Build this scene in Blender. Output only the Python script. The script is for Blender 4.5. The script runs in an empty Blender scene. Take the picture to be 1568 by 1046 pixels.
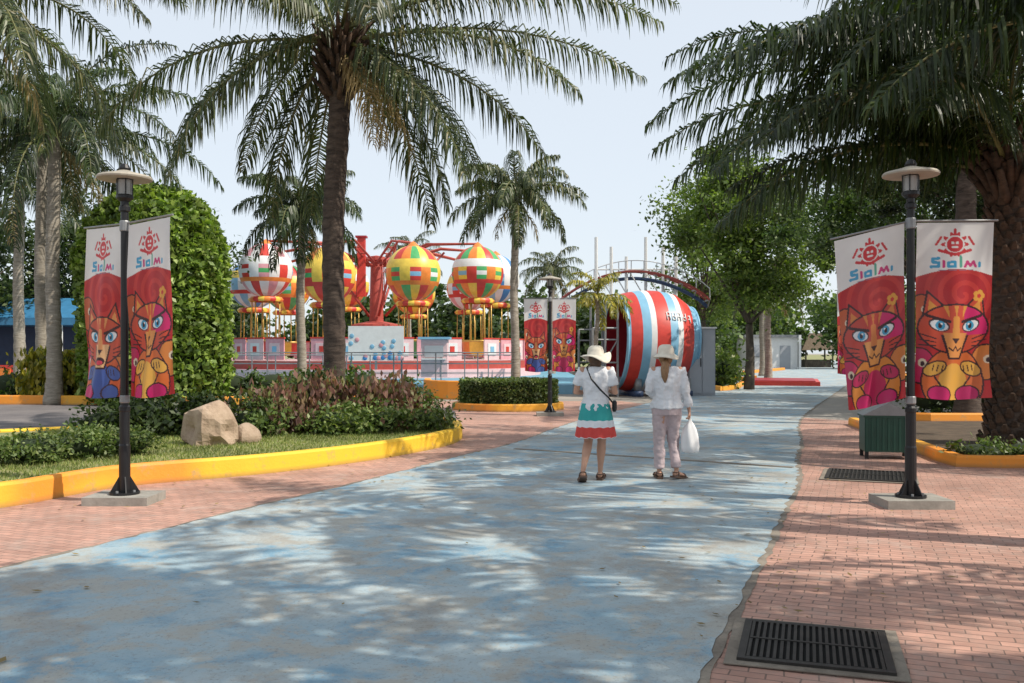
import bpy, math, random
import numpy as np
from mathutils import Vector, Matrix
R=math.radians
rng=random.Random(7); nr=np.random.default_rng(7)
scene=bpy.context.scene
col=scene.collection
# ---------------------------------------------------------------- materials
def newmat(name):
    m=bpy.data.materials.new(name); m.use_nodes=True
    nt=m.node_tree; b=nt.nodes['Principled BSDF']; return m,nt,b
def mixc(nt,fac,a,b,mode='MIX'):
    n=nt.nodes.new('ShaderNodeMix'); n.data_type='RGBA'; n.blend_type=mode
    for s,v in ((n.inputs[0],fac),(n.inputs[6],a),(n.inputs[7],b)):
        if hasattr(v,'links'): nt.links.new(v,s)
        elif isinstance(v,(int,float)): s.default_value=v
        else: s.default_value=(*v,1)
    return n.outputs[2]
def ramp(nt,src,stops,interp='LINEAR'):
    n=nt.nodes.new('ShaderNodeValToRGB'); cr=n.color_ramp; cr.interpolation=interp
    while len(cr.elements)<len(stops): cr.elements.new(0.5)
    for e,(p,c) in zip(cr.elements,stops):
        e.position=p; e.color=(*c,1) if not isinstance(c,(int,float)) else (c,c,c,1)
    nt.links.new(src,n.inputs[0]); return n.outputs[0]
def noise(nt,scale,detail=5,rough=.6,vec=None,dist=0):
    n=nt.nodes.new('ShaderNodeTexNoise'); n.inputs['Scale'].default_value=scale; n.inputs['Detail'].default_value=detail
    n.inputs['Roughness'].default_value=rough; n.inputs['Distortion'].default_value=dist
    if vec is None:
        g=nt.nodes.new('ShaderNodeNewGeometry'); vec=g.outputs['Position']
    nt.links.new(vec,n.inputs['Vector']); return n.outputs[0]
def bump(nt,b,h,strength=.4,dist=.01):
    n=nt.nodes.new('ShaderNodeBump'); n.inputs['Strength'].default_value=strength; n.inputs['Distance'].default_value=dist
    nt.links.new(h,n.inputs['Height']); nt.links.new(n.outputs[0],b.inputs['Normal'])
def plain(name,c,rough=.6,metal=0,var=.25,scale=4,bs=.0):
    m,nt,b=newmat(name)
    f=noise(nt,scale); f=ramp(nt,f,[(.3,0.),(.7,1.)])
    d=tuple(x*(1-var) for x in c)
    nt.links.new(mixc(nt,f,d,c),b.inputs['Base Color'])
    b.inputs['Roughness'].default_value=rough; b.inputs['Metallic'].default_value=metal
    if bs: bump(nt,b,noise(nt,scale*8),bs)
    return m
def leafmat(name,stops,trans=.35,rough=.5,big=.35):
    m,nt,b=newmat(name)
    g=nt.nodes.new('ShaderNodeNewGeometry')
    c=ramp(nt,g.outputs['Random Per Island'],stops)
    f=ramp(nt,noise(nt,big,3),[(.35,.55),(.65,1.25)])
    c=mixc(nt,1.0,c,f,'MULTIPLY')
    nt.links.new(c,b.inputs['Base Color']); b.inputs['Roughness'].default_value=rough
    t=nt.nodes.new('ShaderNodeBsdfTranslucent'); 
    c2=mixc(nt,1.0,c,(1.2,1.35,.5),'MULTIPLY'); nt.links.new(c2,t.inputs[0])
    mx=nt.nodes.new('ShaderNodeMixShader'); mx.inputs[0].default_value=trans
    nt.links.new(b.outputs[0],mx.inputs[1]); nt.links.new(t.outputs[0],mx.inputs[2])
    nt.links.new(mx.outputs[0],nt.nodes['Material Output'].inputs[0])
    return m
M={}
M['palmleaf']=leafmat('palm_leaf',[(0,(.035,.055,.018)),(.5,(.07,.10,.033)),(.85,(.13,.155,.06)),(1,(.24,.21,.1))],.3,.42,.5)
M['palmleaf_dark']=leafmat('palm_leaf_dark',[(0,(.02,.035,.013)),(.6,(.04,.07,.02)),(1,(.085,.115,.035))],.35,.42,.5)
M['dryleaf']=leafmat('dry_leaf',[(0,(.2,.14,.06)),(1,(.36,.26,.12))],.3,.7)
M['leaf']=leafmat('tree_leaf',[(0,(.03,.06,.015)),(.6,(.065,.115,.028)),(1,(.14,.2,.05))],.35,.5)
M['leaf_light']=leafmat('tree_leaf_light',[(0,(.07,.12,.025)),(.6,(.14,.2,.045)),(1,(.25,.33,.08))],.45,.5)
M['leaf_dark']=leafmat('tree_leaf_dark',[(0,(.02,.04,.012)),(.6,(.045,.08,.02)),(1,(.09,.13,.03))],.3,.5)
M['topiary']=leafmat('topiary_leaf',[(0,(.08,.14,.025)),(.5,(.19,.29,.05)),(1,(.35,.45,.1))],.35,.45,2.2)
M['hedge']=leafmat('hedge_leaf',[(0,(.05,.09,.02)),(.6,(.12,.18,.045)),(1,(.24,.28,.1))],.3,.5,1.5)
M['redleaf']=leafmat('croton_leaf',[(0,(.12,.06,.045)),(.5,(.24,.11,.085)),(.8,(.26,.18,.11)),(1,(.2,.22,.08))],.35,.6,2)
M['yellowleaf']=leafmat('yellow_leaf',[(0,(.12,.16,.02)),(.6,(.35,.3,.03)),(1,(.5,.42,.06))],.35,.5,2)
M['grass']=leafmat('grass_blade',[(0,(.11,.17,.03)),(.6,(.24,.29,.08)),(1,(.42,.4,.17))],.3,.6,1.5)
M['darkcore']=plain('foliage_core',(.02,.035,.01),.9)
M['black']=plain('black_metal',(.018,.018,.02),.4,.3,.3)
M['grey']=plain('grey_metal',(.3,.31,.32),.45,.4,.3)
M['cabinet']=plain('cabinet_paint',(.36,.38,.41),.5,0,.12,1)
M['white']=plain('white_paint',(.75,.75,.74),.5,0,.12)
M['beige']=plain('lamp_shade',(.42,.38,.31),.5,0,.25)
M['glass']=plain('lamp_glass',(.35,.36,.35),.2)
M['red']=plain('red_paint',(.62,.05,.035),.45,0,.25)
M['redframe']=plain('faded_red_steel',(.45,.08,.06),.6,0,.3)
M['darkred']=plain('dark_red_paint',(.35,.02,.03),.5)
M['orangep']=plain('orange_bright',(.8,.24,.04),.4)
M['yellow']=plain('yellow_bright',(.85,.6,.08),.4)
M['green']=plain('green_bright',(.08,.4,.13),.4)
M['blue']=plain('blue_bright',(.06,.24,.55),.4)
M['cyan']=plain('light_blue',(.22,.46,.64),.4,0,.15)
M['pink']=plain('pink_paint',(.72,.34,.38),.5)
M['palepink']=plain('pale_pink_paint',(.76,.52,.53),.5,0,.15)
M['gold']=plain('gold_paint',(.6,.4,.1),.35,.3)
M['navy']=plain('navy_paint',(.03,.06,.14),.5)
M['slab']=plain('concrete',(.36,.34,.3),.9,0,.4,6,.4)
M['thatch']=plain('thatch',(.16,.12,.08),.95,0,.5,8,.5)
M['binblack']=plain('bin_green',(.015,.075,.05),.5)
M['iron']=plain('cast_iron',(.05,.045,.04),.6,.4,.5,12)
M['void']=plain('drain_void',(.006,.006,.006),1)
M['soil']=plain('soil',(.12,.085,.055),1,0,.5,5,.5)
M['roof_blue']=plain('blue_canopy',(.05,.22,.42),.5)
M['skin']=plain('skin',(.5,.28,.19),.55,0,.1)
M['shirt']=plain('white_cotton',(.70,.72,.75),.85,0,.08,9)
M['trouser']=plain('pink_cotton',(.52,.42,.43),.85,0,.12,9)
M['hat']=plain('straw_hat',(.72,.67,.56),.9,0,.14,20)
M['teal']=plain('teal_cotton',(.03,.34,.33),.8,0,.15)
M['redcloth']=plain('red_cotton',(.6,.06,.05),.8,0,.15)
M['hair']=plain('brown_hair',(.10,.055,.03),.5,0,.4,30)
M['blond']=plain('light_brown_hair',(.3,.17,.08),.5,0,.4,30)
M['leather']=plain('brown_leather',(.10,.055,.035),.5)
M['plastic']=plain('white_plastic_bag',(.8,.8,.8),.35,0,.08)
M['eye']=plain('eye_dark',(.02,.015,.01),.2)
M['lip']=plain('lip',(.45,.13,.11),.5)
def trunkmat(name,c1,c2,zs):
    m,nt,b=newmat(name)
    g=nt.nodes.new('ShaderNodeNewGeometry'); mp=nt.nodes.new('ShaderNodeMapping'); mp.inputs['Scale'].default_value=(1,1,zs)
    nt.links.new(g.outputs['Position'],mp.inputs[0])
    f=noise(nt,4,8,.7,mp.outputs[0]); f2=noise(nt,2)
    c=ramp(nt,f,[(.35,c1),(.65,c2)])
    c=mixc(nt,ramp(nt,f2,[(.4,0.),(.7,.6)]),c,tuple(x*.5 for x in c2))
    nt.links.new(c,b.inputs['Base Color']); b.inputs['Roughness'].default_value=.95
    bump(nt,b,f,.9,.03); return m
M['trunk']=trunkmat('palm_bark',(.025,.018,.015),(.13,.095,.075),4)
M['trunk_pale']=trunkmat('pale_palm_bark',(.2,.17,.13),(.42,.38,.32),5)
M['bark']=trunkmat('tree_bark',(.05,.04,.03),(.15,.12,.09),.5)
M['boot']=trunkmat('frond_boot',(.025,.017,.013),(.14,.085,.055),2)
M['rachis']=plain('frond_rachis',(.17,.17,.06),.6)
M['rock']=trunkmat('rock',(.28,.2,.14),(.5,.38,.28),1)
def brickmat(name,rot,c1,c2,mortar,bw=.2,bh=.1):
    m,nt,b=newmat(name)
    g=nt.nodes.new('ShaderNodeNewGeometry'); mp=nt.nodes.new('ShaderNodeMapping'); mp.inputs['Rotation'].default_value=(0,0,rot)
    nt.links.new(g.outputs['Position'],mp.inputs[0])
    nz=nt.nodes.new('ShaderNodeTexNoise'); nz.inputs['Scale'].default_value=2.3
    nt.links.new(mp.outputs[0],nz.inputs['Vector'])
    va=nt.nodes.new('ShaderNodeVectorMath'); va.operation='SCALE'; va.inputs['Scale'].default_value=.06
    nt.links.new(nz.outputs['Color'],va.inputs[0])
    vb=nt.nodes.new('ShaderNodeVectorMath'); nt.links.new(mp.outputs[0],vb.inputs[0]); nt.links.new(va.outputs[0],vb.inputs[1])
    t=nt.nodes.new('ShaderNodeTexBrick'); t.inputs['Scale'].default_value=1; t.inputs['Brick Width'].default_value=bw; t.inputs['Row Height'].default_value=bh
    t.inputs['Mortar Size'].default_value=.005; t.inputs['Mortar Smooth'].default_value=.5
    t.inputs['Color1'].default_value=(*c1,1); t.inputs['Color2'].default_value=(*c2,1); t.inputs['Mortar'].default_value=(*mortar,1)
    nt.links.new(vb.outputs[0],t.inputs['Vector'])
    st=ramp(nt,noise(nt,.8,6,.65),[(.35,.72),(.65,1.12)])
    c=mixc(nt,1.0,t.outputs['Color'],st,'MULTIPLY')
    c=mixc(nt,ramp(nt,noise(nt,7,6,.7),[(.46,0.),(.72,.6)]),c,(.27,.2,.165))
    c=mixc(nt,ramp(nt,noise(nt,1.7,9,.75),[(.52,0.),(.68,.5)]),c,(.45,.36,.31))
    nt.links.new(c,b.inputs['Base Color']); b.inputs['Roughness'].default_value=.85
    inv=nt.nodes.new('ShaderNodeMath'); inv.operation='SUBTRACT'; inv.inputs[0].default_value=1
    nt.links.new(t.outputs['Fac'],inv.inputs[1]); bump(nt,b,inv.outputs[0],.7,.006)
    return m
M['brick']=brickmat('brick_paving',R(21),(.54,.305,.235),(.42,.235,.18),(.2,.13,.1),.16,.08)
def bluemat():
    m,nt,b=newmat('worn_blue_paint')
    base=mixc(nt,ramp(nt,noise(nt,.55,6,.6),[(.38,0.),(.62,1.)]),(.42,.48,.49),(.27,.38,.44))
    deep=mixc(nt,ramp(nt,noise(nt,1.9,8,.65,dist=.4),[(.48,0.),(.63,.8)]),base,(.13,.28,.40))
    worn=mixc(nt,ramp(nt,noise(nt,2.4,9,.75,dist=.3),[(.48,0.),(.58,.8)]),deep,(.38,.365,.32))
    g=nt.nodes.new('ShaderNodeNewGeometry'); mp=nt.nodes.new('ShaderNodeMapping'); mp.inputs['Location'].default_value=(9,5,2)
    nt.links.new(g.outputs['Position'],mp.inputs[0])
    worn=mixc(nt,ramp(nt,noise(nt,1.1,10,.74,mp.outputs[0]),[(.5,0.),(.62,.65)]),worn,(.28,.255,.22))
    sp=mixc(nt,ramp(nt,noise(nt,45,4,.7),[(.55,0.),(.68,.6)]),worn,(.18,.165,.145))
    nt.links.new(sp,b.inputs['Base Color']); b.inputs['Roughness'].default_value=.8
    bump(nt,b,noise(nt,60,6,.7),.6,.008); return m
M['bluepath']=bluemat()
def groundmat(name,a,bb,sc=.6):
    m,nt,b=newmat(name)
    c=mixc(nt,ramp(nt,noise(nt,sc,8,.65),[(.35,0.),(.65,1.)]),a,bb)
    c=mixc(nt,ramp(nt,noise(nt,25,6,.7),[(.5,0.),(.7,.4)]),c,tuple(x*.5 for x in a))
    nt.links.new(c,b.inputs['Base Color']); b.inputs['Roughness'].default_value=.9
    bump(nt,b,noise(nt,50,6,.7),.4,.006); return m
M['ground']=groundmat('ground_concrete',(.24,.22,.19),(.34,.31,.27),.25)
M['edge']=groundmat('dirty_concrete',(.15,.125,.1),(.3,.26,.21),2)
M['asphalt']=groundmat('asphalt',(.11,.1,.105),(.2,.18,.175))
M['lawn']=groundmat('lawn_soil',(.16,.19,.06),(.3,.27,.13),1.5)
M['bluefloor']=plain('blue_floor',(.14,.36,.48),.6,0,.25,1)
def curbmat(name,c,o):
    m,nt,b=newmat(name)
    f=ramp(nt,noise(nt,.33,2,.4),[(.55,0.),(.6,1.)])
    k=mixc(nt,f,c,o)
    k=mixc(nt,ramp(nt,noise(nt,5,9,.75),[(.54,0.),(.68,.75)]),k,(.4,.3,.15))
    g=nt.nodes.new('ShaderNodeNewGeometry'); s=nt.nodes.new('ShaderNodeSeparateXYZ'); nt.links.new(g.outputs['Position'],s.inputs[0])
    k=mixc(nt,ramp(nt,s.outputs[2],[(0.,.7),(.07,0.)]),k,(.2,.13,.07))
    nt.links.new(k,b.inputs['Base Color']); b.inputs['Roughness'].default_value=.65
    bump(nt,b,noise(nt,20,6,.7),.5,.01); return m
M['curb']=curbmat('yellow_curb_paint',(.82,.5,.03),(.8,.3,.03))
M['curb_orange']=curbmat('orange_curb_paint',(.8,.29,.03),(.8,.38,.03))
# ---------------------------------------------------------------- mesh builder
class MB:
    def __init__(s): s.v=[]; s.f=[]; s.m=[]; s.mats=[]
    def mi(s,k):
        if k not in s.mats: s.mats.append(k)
        return s.mats.index(k)
    def add(s,vs,fs,k):
        o=len(s.v); s.v.extend([tuple(v) for v in vs]); i=s.mi(k)
        for f in fs: s.f.append([o+a for a in f]); s.m.append(i)
    def box(s,c,d,k,rz=0,rot=None):
        mt=rot if rot else Matrix.Rotation(rz,3,'Z')
        vs=[Vector(c)+mt@Vector((x*d[0]/2,y*d[1]/2,z*d[2]/2)) for x in(-1,1) for y in(-1,1) for z in(-1,1)]
        s.add(vs,[(0,1,3,2),(4,6,7,5),(0,4,5,1),(2,3,7,6),(0,2,6,4),(1,5,7,3)],k)
    def tube(s,pts,rad,k,seg=10,ref=None,cap=True):
        P=[Vector(p) for p in pts]; n=len(P); vs=[]; 
        for i,p in enumerate(P):
            t=(P[min(i+1,n-1)]-P[max(i-1,0)]).normalized()
            rf=Vector(ref) if ref else (Vector((1,0,0)) if abs(t.x)<.9 else Vector((0,1,0)))
            b=t.cross(rf).normalized(); a=b.cross(t).normalized()
            r=rad[i] if isinstance(rad,(list,tuple)) else rad
            ra,rb=(r if isinstance(r,(list,tuple)) else (r,r))
            for j in range(seg):
                th=2*math.pi*j/seg; vs.append(p+a*ra*math.cos(th)+b*rb*math.sin(th))
        fs=[(i*seg+j,i*seg+(j+1)%seg,(i+1)*seg+(j+1)%seg,(i+1)*seg+j) for i in range(n-1) for j in range(seg)]
        if cap: fs.append(tuple(range(seg))[::-1]); fs.append(tuple((n-1)*seg+j for j in range(seg)))
        s.add(vs,fs,k)
    def lathe(s,prof,c,k,seg=24,sx=1,sy=1,mf=None):
        c=Vector(c); n=len(prof); vs=[]
        for r,z in prof:
            for j in range(seg):
                th=2*math.pi*j/seg; vs.append(c+Vector((r*sx*math.cos(th),r*sy*math.sin(th),z)))
        o=len(s.v); s.v.extend([tuple(v) for v in vs])
        for i in range(n-1):
            for j in range(seg):
                s.f.append([o+i*seg+j,o+i*seg+(j+1)%seg,o+(i+1)*seg+(j+1)%seg,o+(i+1)*seg+j])
                s.m.append(s.mi(mf(i,j) if mf else k))
    def ell(s,c,r,k,seg=16,rings=10,rot=None):
        vs=[];fs=[]
        for i in range(rings+1):
            ph=math.pi*i/rings
            for j in range(seg):
                th=2*math.pi*j/seg; v=Vector((r[0]*math.sin(ph)*math.cos(th),r[1]*math.sin(ph)*math.sin(th),r[2]*math.cos(ph)))
                if rot: v=rot@v
                vs.append(Vector(c)+v)
        for i in range(rings):
            for j in range(seg): fs.append((i*seg+j,(i+1)*seg+j,(i+1)*seg+(j+1)%seg,i*seg+(j+1)%seg))
        s.add(vs,fs,k)
    def obj(s,name,parent=None,smooth=False,loc=None):
        me=bpy.data.meshes.new(name); me.from_pydata(s.v,[],s.f)
        for k in s.mats: me.materials.append(M[k])
        me.polygons.foreach_set('material_index',s.m)
        if smooth: me.polygons.foreach_set('use_smooth',[True]*len(me.polygons))
        me.update(); ob=bpy.data.objects.new(name,me); col.objects.link(ob)
        if parent: ob.parent=parent
        if loc: ob.location=loc
        return ob
def empty(name,loc=(0,0,0),rz=0):
    e=bpy.data.objects.new(name,None); e.location=loc; e.rotation_euler=(0,0,rz); e.empty_display_size=.2; col.objects.link(e); return e
def fastmesh(name,V,k,nv=4,parent=None):
    n=len(V); me=bpy.data.meshes.new(name); me.vertices.add(n*nv); me.vertices.foreach_set('co',V.reshape(-1).astype(np.float32))
    me.loops.add(n*nv); me.loops.foreach_set('vertex_index',np.arange(n*nv,dtype=np.int32))
    me.polygons.add(n); me.polygons.foreach_set('loop_start',np.arange(0,n*nv,nv,dtype=np.int32))
    me.polygons.foreach_set('loop_total',np.full(n,nv,dtype=np.int32))
    me.materials.append(M[k]); me.update(calc_edges=True); me.validate()
    ob=bpy.data.objects.new(name,me); col.objects.link(ob)
    if parent: ob.parent=parent
    return ob
def leafquads(P,size,up=.4,asp=.5,vert=False):
    n=len(P); nn=nr.normal(size=(n,3)); nn[:,2]=nn[:,2]+up*2*np.sign(nr.random(n)-.2)
    nn/=np.linalg.norm(nn,axis=1,keepdims=True)
    r=nr.normal(size=(n,3)); 
    if vert: r=np.stack([r[:,0]*.35,r[:,1]*.35,np.ones(n)],1); nn=np.cross(r,nr.normal(size=(n,3))); nn/=np.linalg.norm(nn,axis=1,keepdims=True)
    a=r-(r*nn).sum(1,keepdims=True)*nn; a/=np.linalg.norm(a,axis=1,keepdims=True); b=np.cross(nn,a)
    s=(size*(.6+.8*nr.random(n)))[:,None]
    return np.stack([P-a*s*.5,P+b*s*asp*.5,P+a*s*.5,P-b*s*asp*.5],1)
def crown_points(ells,n,clump=.5,ncl=60,shell=.6):
    vol=np.array([float(e[1][0]*e[1][1]*e[1][2]) for e in ells]); vol=vol/vol.sum(); out=[]
    for (c,r),w in zip(ells,vol):
        k=max(6,int(ncl*w)); d=nr.normal(size=(k,3)); d/=np.linalg.norm(d,axis=1,keepdims=True)
        rad=shell+(1-shell)*nr.random((k,1)); rad*= (.85+.3*nr.random((k,1)))
        C=np.array(c)+d*rad*np.array(r); m=int(n*w); idx=nr.integers(0,k,m)
        cs=clump*(.5+nr.random((k,1)))
        g=nr.normal(size=(m,3))*np.array([1,1,.6])
        out.append(C[idx]+g*cs[idx]*.55)
    return np.concatenate(out)
# ---------------------------------------------------------------- world, sun, camera
w=bpy.data.worlds.new("World"); scene.world=w; w.use_nodes=True
SE,SA=48,110   # elevation, azimuth clockwise from +Y
sk=w.node_tree.nodes.new('ShaderNodeTexSky'); sk.sky_type='NISHITA'; sk.sun_disc=False
sk.sun_elevation=R(SE); sk.sun_rotation=R(SA); sk.dust_density=1.2; sk.air_density=1.0; sk.ozone_density=1.0
bg=w.node_tree.nodes['Background']; bg.inputs[1].default_value=.145
hz=mixc(w.node_tree,.75,sk.outputs[0],(6.3,6.75,7.2))
w.node_tree.links.new(hz,bg.inputs[0])
sd=Vector((math.cos(R(SE))*math.sin(R(SA)),math.cos(R(SE))*math.cos(R(SA)),math.sin(R(SE))))
sl=bpy.data.lights.new('sun','SUN'); sl.energy=5.0; sl.angle=R(.5); sl.color=(1,.92,.8)
so=bpy.data.objects.new('sun',sl); so.rotation_euler=sd.to_track_quat('Z','Y').to_euler(); col.objects.link(so)
scene.view_settings.view_transform='Standard'; scene.view_settings.look='None'; scene.view_settings.exposure=0
cd=bpy.data.cameras.new('camera'); cd.lens=32; cd.sensor_width=36; cd.shift_y=.0108; cd.clip_end=2000; cd.clip_start=.05
co=bpy.data.objects.new('camera',cd); co.location=(0,0,1.55); co.rotation_euler=(R(90),0,0); col.objects.link(co); scene.camera=co
# ---------------------------------------------------------------- ground sheets
def chaikin(p,it=2,closed=False):
    for _ in range(it):
        q=[] if closed else [p[0]]
        m=len(p) if closed else len(p)-1
        for i in range(m):
            a=p[i]; b=p[(i+1)%len(p)]
            q+= [(a[0]*.75+b[0]*.25,a[1]*.75+b[1]*.25),(a[0]*.25+b[0]*.75,a[1]*.25+b[1]*.75)]
        if not closed: q.append(p[-1])
        p=q
    return p
def densify(p,step=.12,jit=0):
    out=[]
    for a,b in zip(p[:-1],p[1:]):
        L=math.dist(a,b); k=max(1,int(L/step))
        for i in range(k):
            t=i/k; out.append((a[0]+(b[0]-a[0])*t+rng.uniform(-jit,jit),a[1]+(b[1]-a[1])*t))
    out.append(p[-1]); return out
def sheet(name,poly,z,k):
    import bmesh
    bm=bmesh.new(); vs=[bm.verts.new((x,y,z)) for x,y in poly]; f=bm.faces.new(vs)
    bmesh.ops.triangulate(bm,faces=[f]); bmesh.ops.recalc_face_normals(bm,faces=bm.faces)
    me=bpy.data.meshes.new(name); bm.to_mesh(me); bm.free(); me.materials.append(M[k])
    if me.polygons[0].normal.z<0: me.flip_normals()
    ob=bpy.data.objects.new(name,me); col.objects.link(ob); return ob
sheet('ground',[(-700,-300),(700,-300),(700,1200),(-700,1200)],0,'ground')
sheet('brick_pavement',[(-14,-4),(16,-4),(16,17.5),(9,19),(5,24),(3.5,29),(-2.5,29),(-6,14),(-14,12)],.004,'brick')
left=[(-3.9,-4),(-3.9,3),(-3.8,5.5),(-3.66,6.5),(-3.28,7.32),(-2.82,8.47),(-2.17,9.96),(-1.52,11.5),(-.81,13.5),(.07,15.4),(.95,18.8),(1.9,21.8),(3.9,27),(6.9,34.8),(13.0,54),(28,98),(60,180)]
right=[(-1.2,-4),(-.6,0),(.4,3),(.876,4.27),(1.41,5.69),(2.02,7.2),(2.84,9.4),(3.5,11.1),(4.2,13.5),(4.9,15.4),(6.1,19.6),(7.8,24),(11.6,33),(20.4,54),(42,98),(95,180)]
def path(name,off,z,k,jit):
    L=densify([(x-off,y) for x,y in chaikin(left,1)],.1,jit); Rr=densify([(x+off,y) for x,y in chaikin(right,1)],.1,jit)
    ys=np.concatenate([np.arange(-4,30,.1),np.linspace(30,180,120)])
    l=np.interp(ys,[p[1] for p in L],[p[0] for p in L]); r=np.interp(ys,[p[1] for p in Rr],[p[0] for p in Rr])
    mb=MB(); vs=[]; 
    for a,b,y in zip(l,r,ys): vs+=[(a,y,z),(b,y,z)]
    mb.add(vs,[(2*i,2*i+1,2*i+3,2*i+2) for i in range(len(ys)-1)],k); return mb.obj(name)
path('path_edging',.06,.008,'edge',.03)
path('blue_path',0,.012,'bluepath',.035)
sheet('asphalt_road',[(-40,9),(-10,14),(-5.5,18.6),(-1.2,19.8),(-1.5,24),(-3.2,28),(-40,28)],.008,'asphalt')
mb=MB(); mb.box((1.9,13.35,.014),(4.4,.1,.012),'edge',rz=math.atan2(-2.4,3.75)); mb.obj('drain_channel')
sheet('lawn_field',[(-300,60),(300,110),(300,600),(-300,600)],.006,'lawn')
def kerb(name,pts,w,h,k,closed=False,parent=None):
    n=len(pts); P=[Vector((x,y,0)) for x,y in pts]; prof=[(0,0),(0.01,h-.03),(.03,h),(w-.03,h),(w,h-.03),(w,0)]
    vs=[]
    for i in range(n):
        a=P[(i-1)%n] if closed or i>0 else P[i]; b=P[(i+1)%n] if closed or i<n-1 else P[i]
        t=(b-a).normalized(); nn=Vector((-t.y,t.x,0))
        for d,z in prof: vs.append(P[i]+nn*d+Vector((0,0,z)))
    m=len(prof); fs=[]
    for i in range(n if closed else n-1):
        j=(i+1)%n
        for q in range(m-1): fs.append((i*m+q,j*m+q,j*m+q+1,i*m+q+1))
    if not closed: fs+= [tuple(range(m)),tuple((n-1)*m+q for q in range(m))[::-1]]
    mb=MB(); mb.add(vs,fs,k); return mb.obj(name,parent)
isl=[(-13,5.5),(-6.5,8.0),(-5.02,8.95),(-4.75,9.95),(-4.45,10.6),(-3.17,11.5),(-2.07,12.9),(-1.35,14.3),(-.9,15.6),(-.9,17.2),(-1.4,18.6),(-3,19.4),(-5.5,18.4),(-8,15.8),(-13,13)]
isl2=chaikin(isl,2,True)
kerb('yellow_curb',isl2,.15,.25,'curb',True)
def inset(p,d):
    c=[]; n=len(p)
    for i in range(n):
        a=Vector((*p[(i-1)%n],0)); b=Vector((*p[(i+1)%n],0)); t=(b-a).normalized(); c.append((p[i][0]-t.y*d,p[i][1]+t.x*d))
    return c
sheet('island_lawn',inset(isl2,.1),.2,'lawn')
def inpoly(X,Y,poly):
    ins=np.zeros(len(X),bool); n=len(poly); j=n-1
    for i in range(n):
        xi,yi=poly[i]; xj,yj=poly[j]
        c=((yi>Y)!=(yj>Y))&(X<(xj-xi)*(Y-yi)/(yj-yi+1e-12)+xi); ins^=c; j=i
    return ins
X=nr.uniform(-8,-.8,70000); Y=nr.uniform(8,19.5,70000); k=inpoly(X,Y,inset(isl2,.16)); X=X[k];Y=Y[k]
n=len(X); hgt=nr.uniform(.02,.06,n); a=nr.uniform(0,6.28,n); wd=.008
P=np.stack([X,Y,np.full(n,.2)],1); dx=np.stack([np.cos(a)*wd,np.sin(a)*wd,np.zeros(n)],1)
tp=P+np.stack([nr.normal(0,.02,n),nr.normal(0,.02,n),hgt],1)
fastmesh('grass',np.stack([P-dx,P+dx,tp],1),'grass',3)
n=420; X=np.concatenate([nr.uniform(-5,5,120),nr.normal(2.3,.5,120)+np.linspace(-1,1.6,120),nr.uniform(-4.5,-.5,180)]); Y=np.concatenate([nr.uniform(4.5,20,120),np.linspace(5,12.5,120),np.interp(np.linspace(0,1,180),[0,1],[9,15])+nr.normal(0,.5,180)])
P=np.stack([X,Y,np.full(n,.026)],1); V=leafquads(P,.055,6,.45); V[:,:,2]=np.clip(V[:,:,2],.016,.05); fastmesh('fallen_leaves',V,'dryleaf')
# ---------------------------------------------------------------- palms
def frond(A,mbr,base,az,e0,L,droop,LL,n,hang=.9,w=.045,twist=0):
    steps=18; p=Vector(base); pts=[p.copy()]; T=[]
    for i in range(steps):
        t=(i+.5)/steps; e=e0-droop*(t**1.25); az2=az+twist*t
        d=Vector((math.cos(e)*math.cos(az2),math.cos(e)*math.sin(az2),math.sin(e))); T.append(d); p=p+d*(L/steps); pts.append(p.copy())
    mbr.tube([pts[i] for i in range(0,steps+1,2)],[(.04-.035*i/steps) for i in range(0,steps+1,2)],'rachis',5)
    for i in range(n):
        t=.1+.9*(i+rng.random()*.6)/n; f=t*steps; q=min(int(f),steps-1); pos=pts[q].lerp(pts[q+1],f-q); tg=T[q]
        S=Vector((-math.sin(az),math.cos(az),0)); up=S.cross(tg); 
        if up.z<0: up=-up
        prof=max(.18,math.sin(math.pi*min(1,.12+.86*t))**.55)
        for sg in(-1,1):
            if rng.random()<.06: continue
            l=LL*prof*rng.uniform(.7,1.15)
            d1=(S*sg*rng.uniform(.55,1)+tg*rng.uniform(.3,.8)+up*rng.uniform(-.25,.5)).normalized()
            d2=(d1*1.0+Vector((0,0,-1))*hang*rng.uniform(.6,1.6)).normalized()
            d3=(d2+Vector((0,0,-1))*hang*rng.uniform(.7,1.5)).normalized()
            a=pos; b=a+d1*l*.25; c=b+d2*l*.35; e_=c+d3*l*.4
            wv=(tg+up*rng.uniform(-.6,.6)+S*rng.uniform(-.3,.3)); wv=(wv-d1*wv.dot(d1)).normalized()*w*.5
            A.append([a-wv*.5,a+wv*.5,b+wv,b-wv]); A.append([b-wv,b+wv,c+wv*.8,c-wv*.8]); A.append([c-wv*.8,c+wv*.8,e_+wv*.08,e_-wv*.08])
def strips(name,A,k,parent):
    V=[];F=[]
    for i in range(0,len(A),3):
        o=len(V); q=A[i:i+3]; V+=[q[0][0],q[0][1],q[0][2],q[0][3],q[1][2],q[1][3],q[2][2],q[2][3]]
        F+=[(o,o+1,o+2,o+3),(o+3,o+2,o+4,o+5),(o+5,o+4,o+6,o+7)]
    me=bpy.data.meshes.new(name); me.from_pydata([tuple(v) for v in V],[],F); me.materials.append(M[k]); me.update()
    ob=bpy.data.objects.new(name,me); col.objects.link(ob); ob.parent=parent
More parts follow.
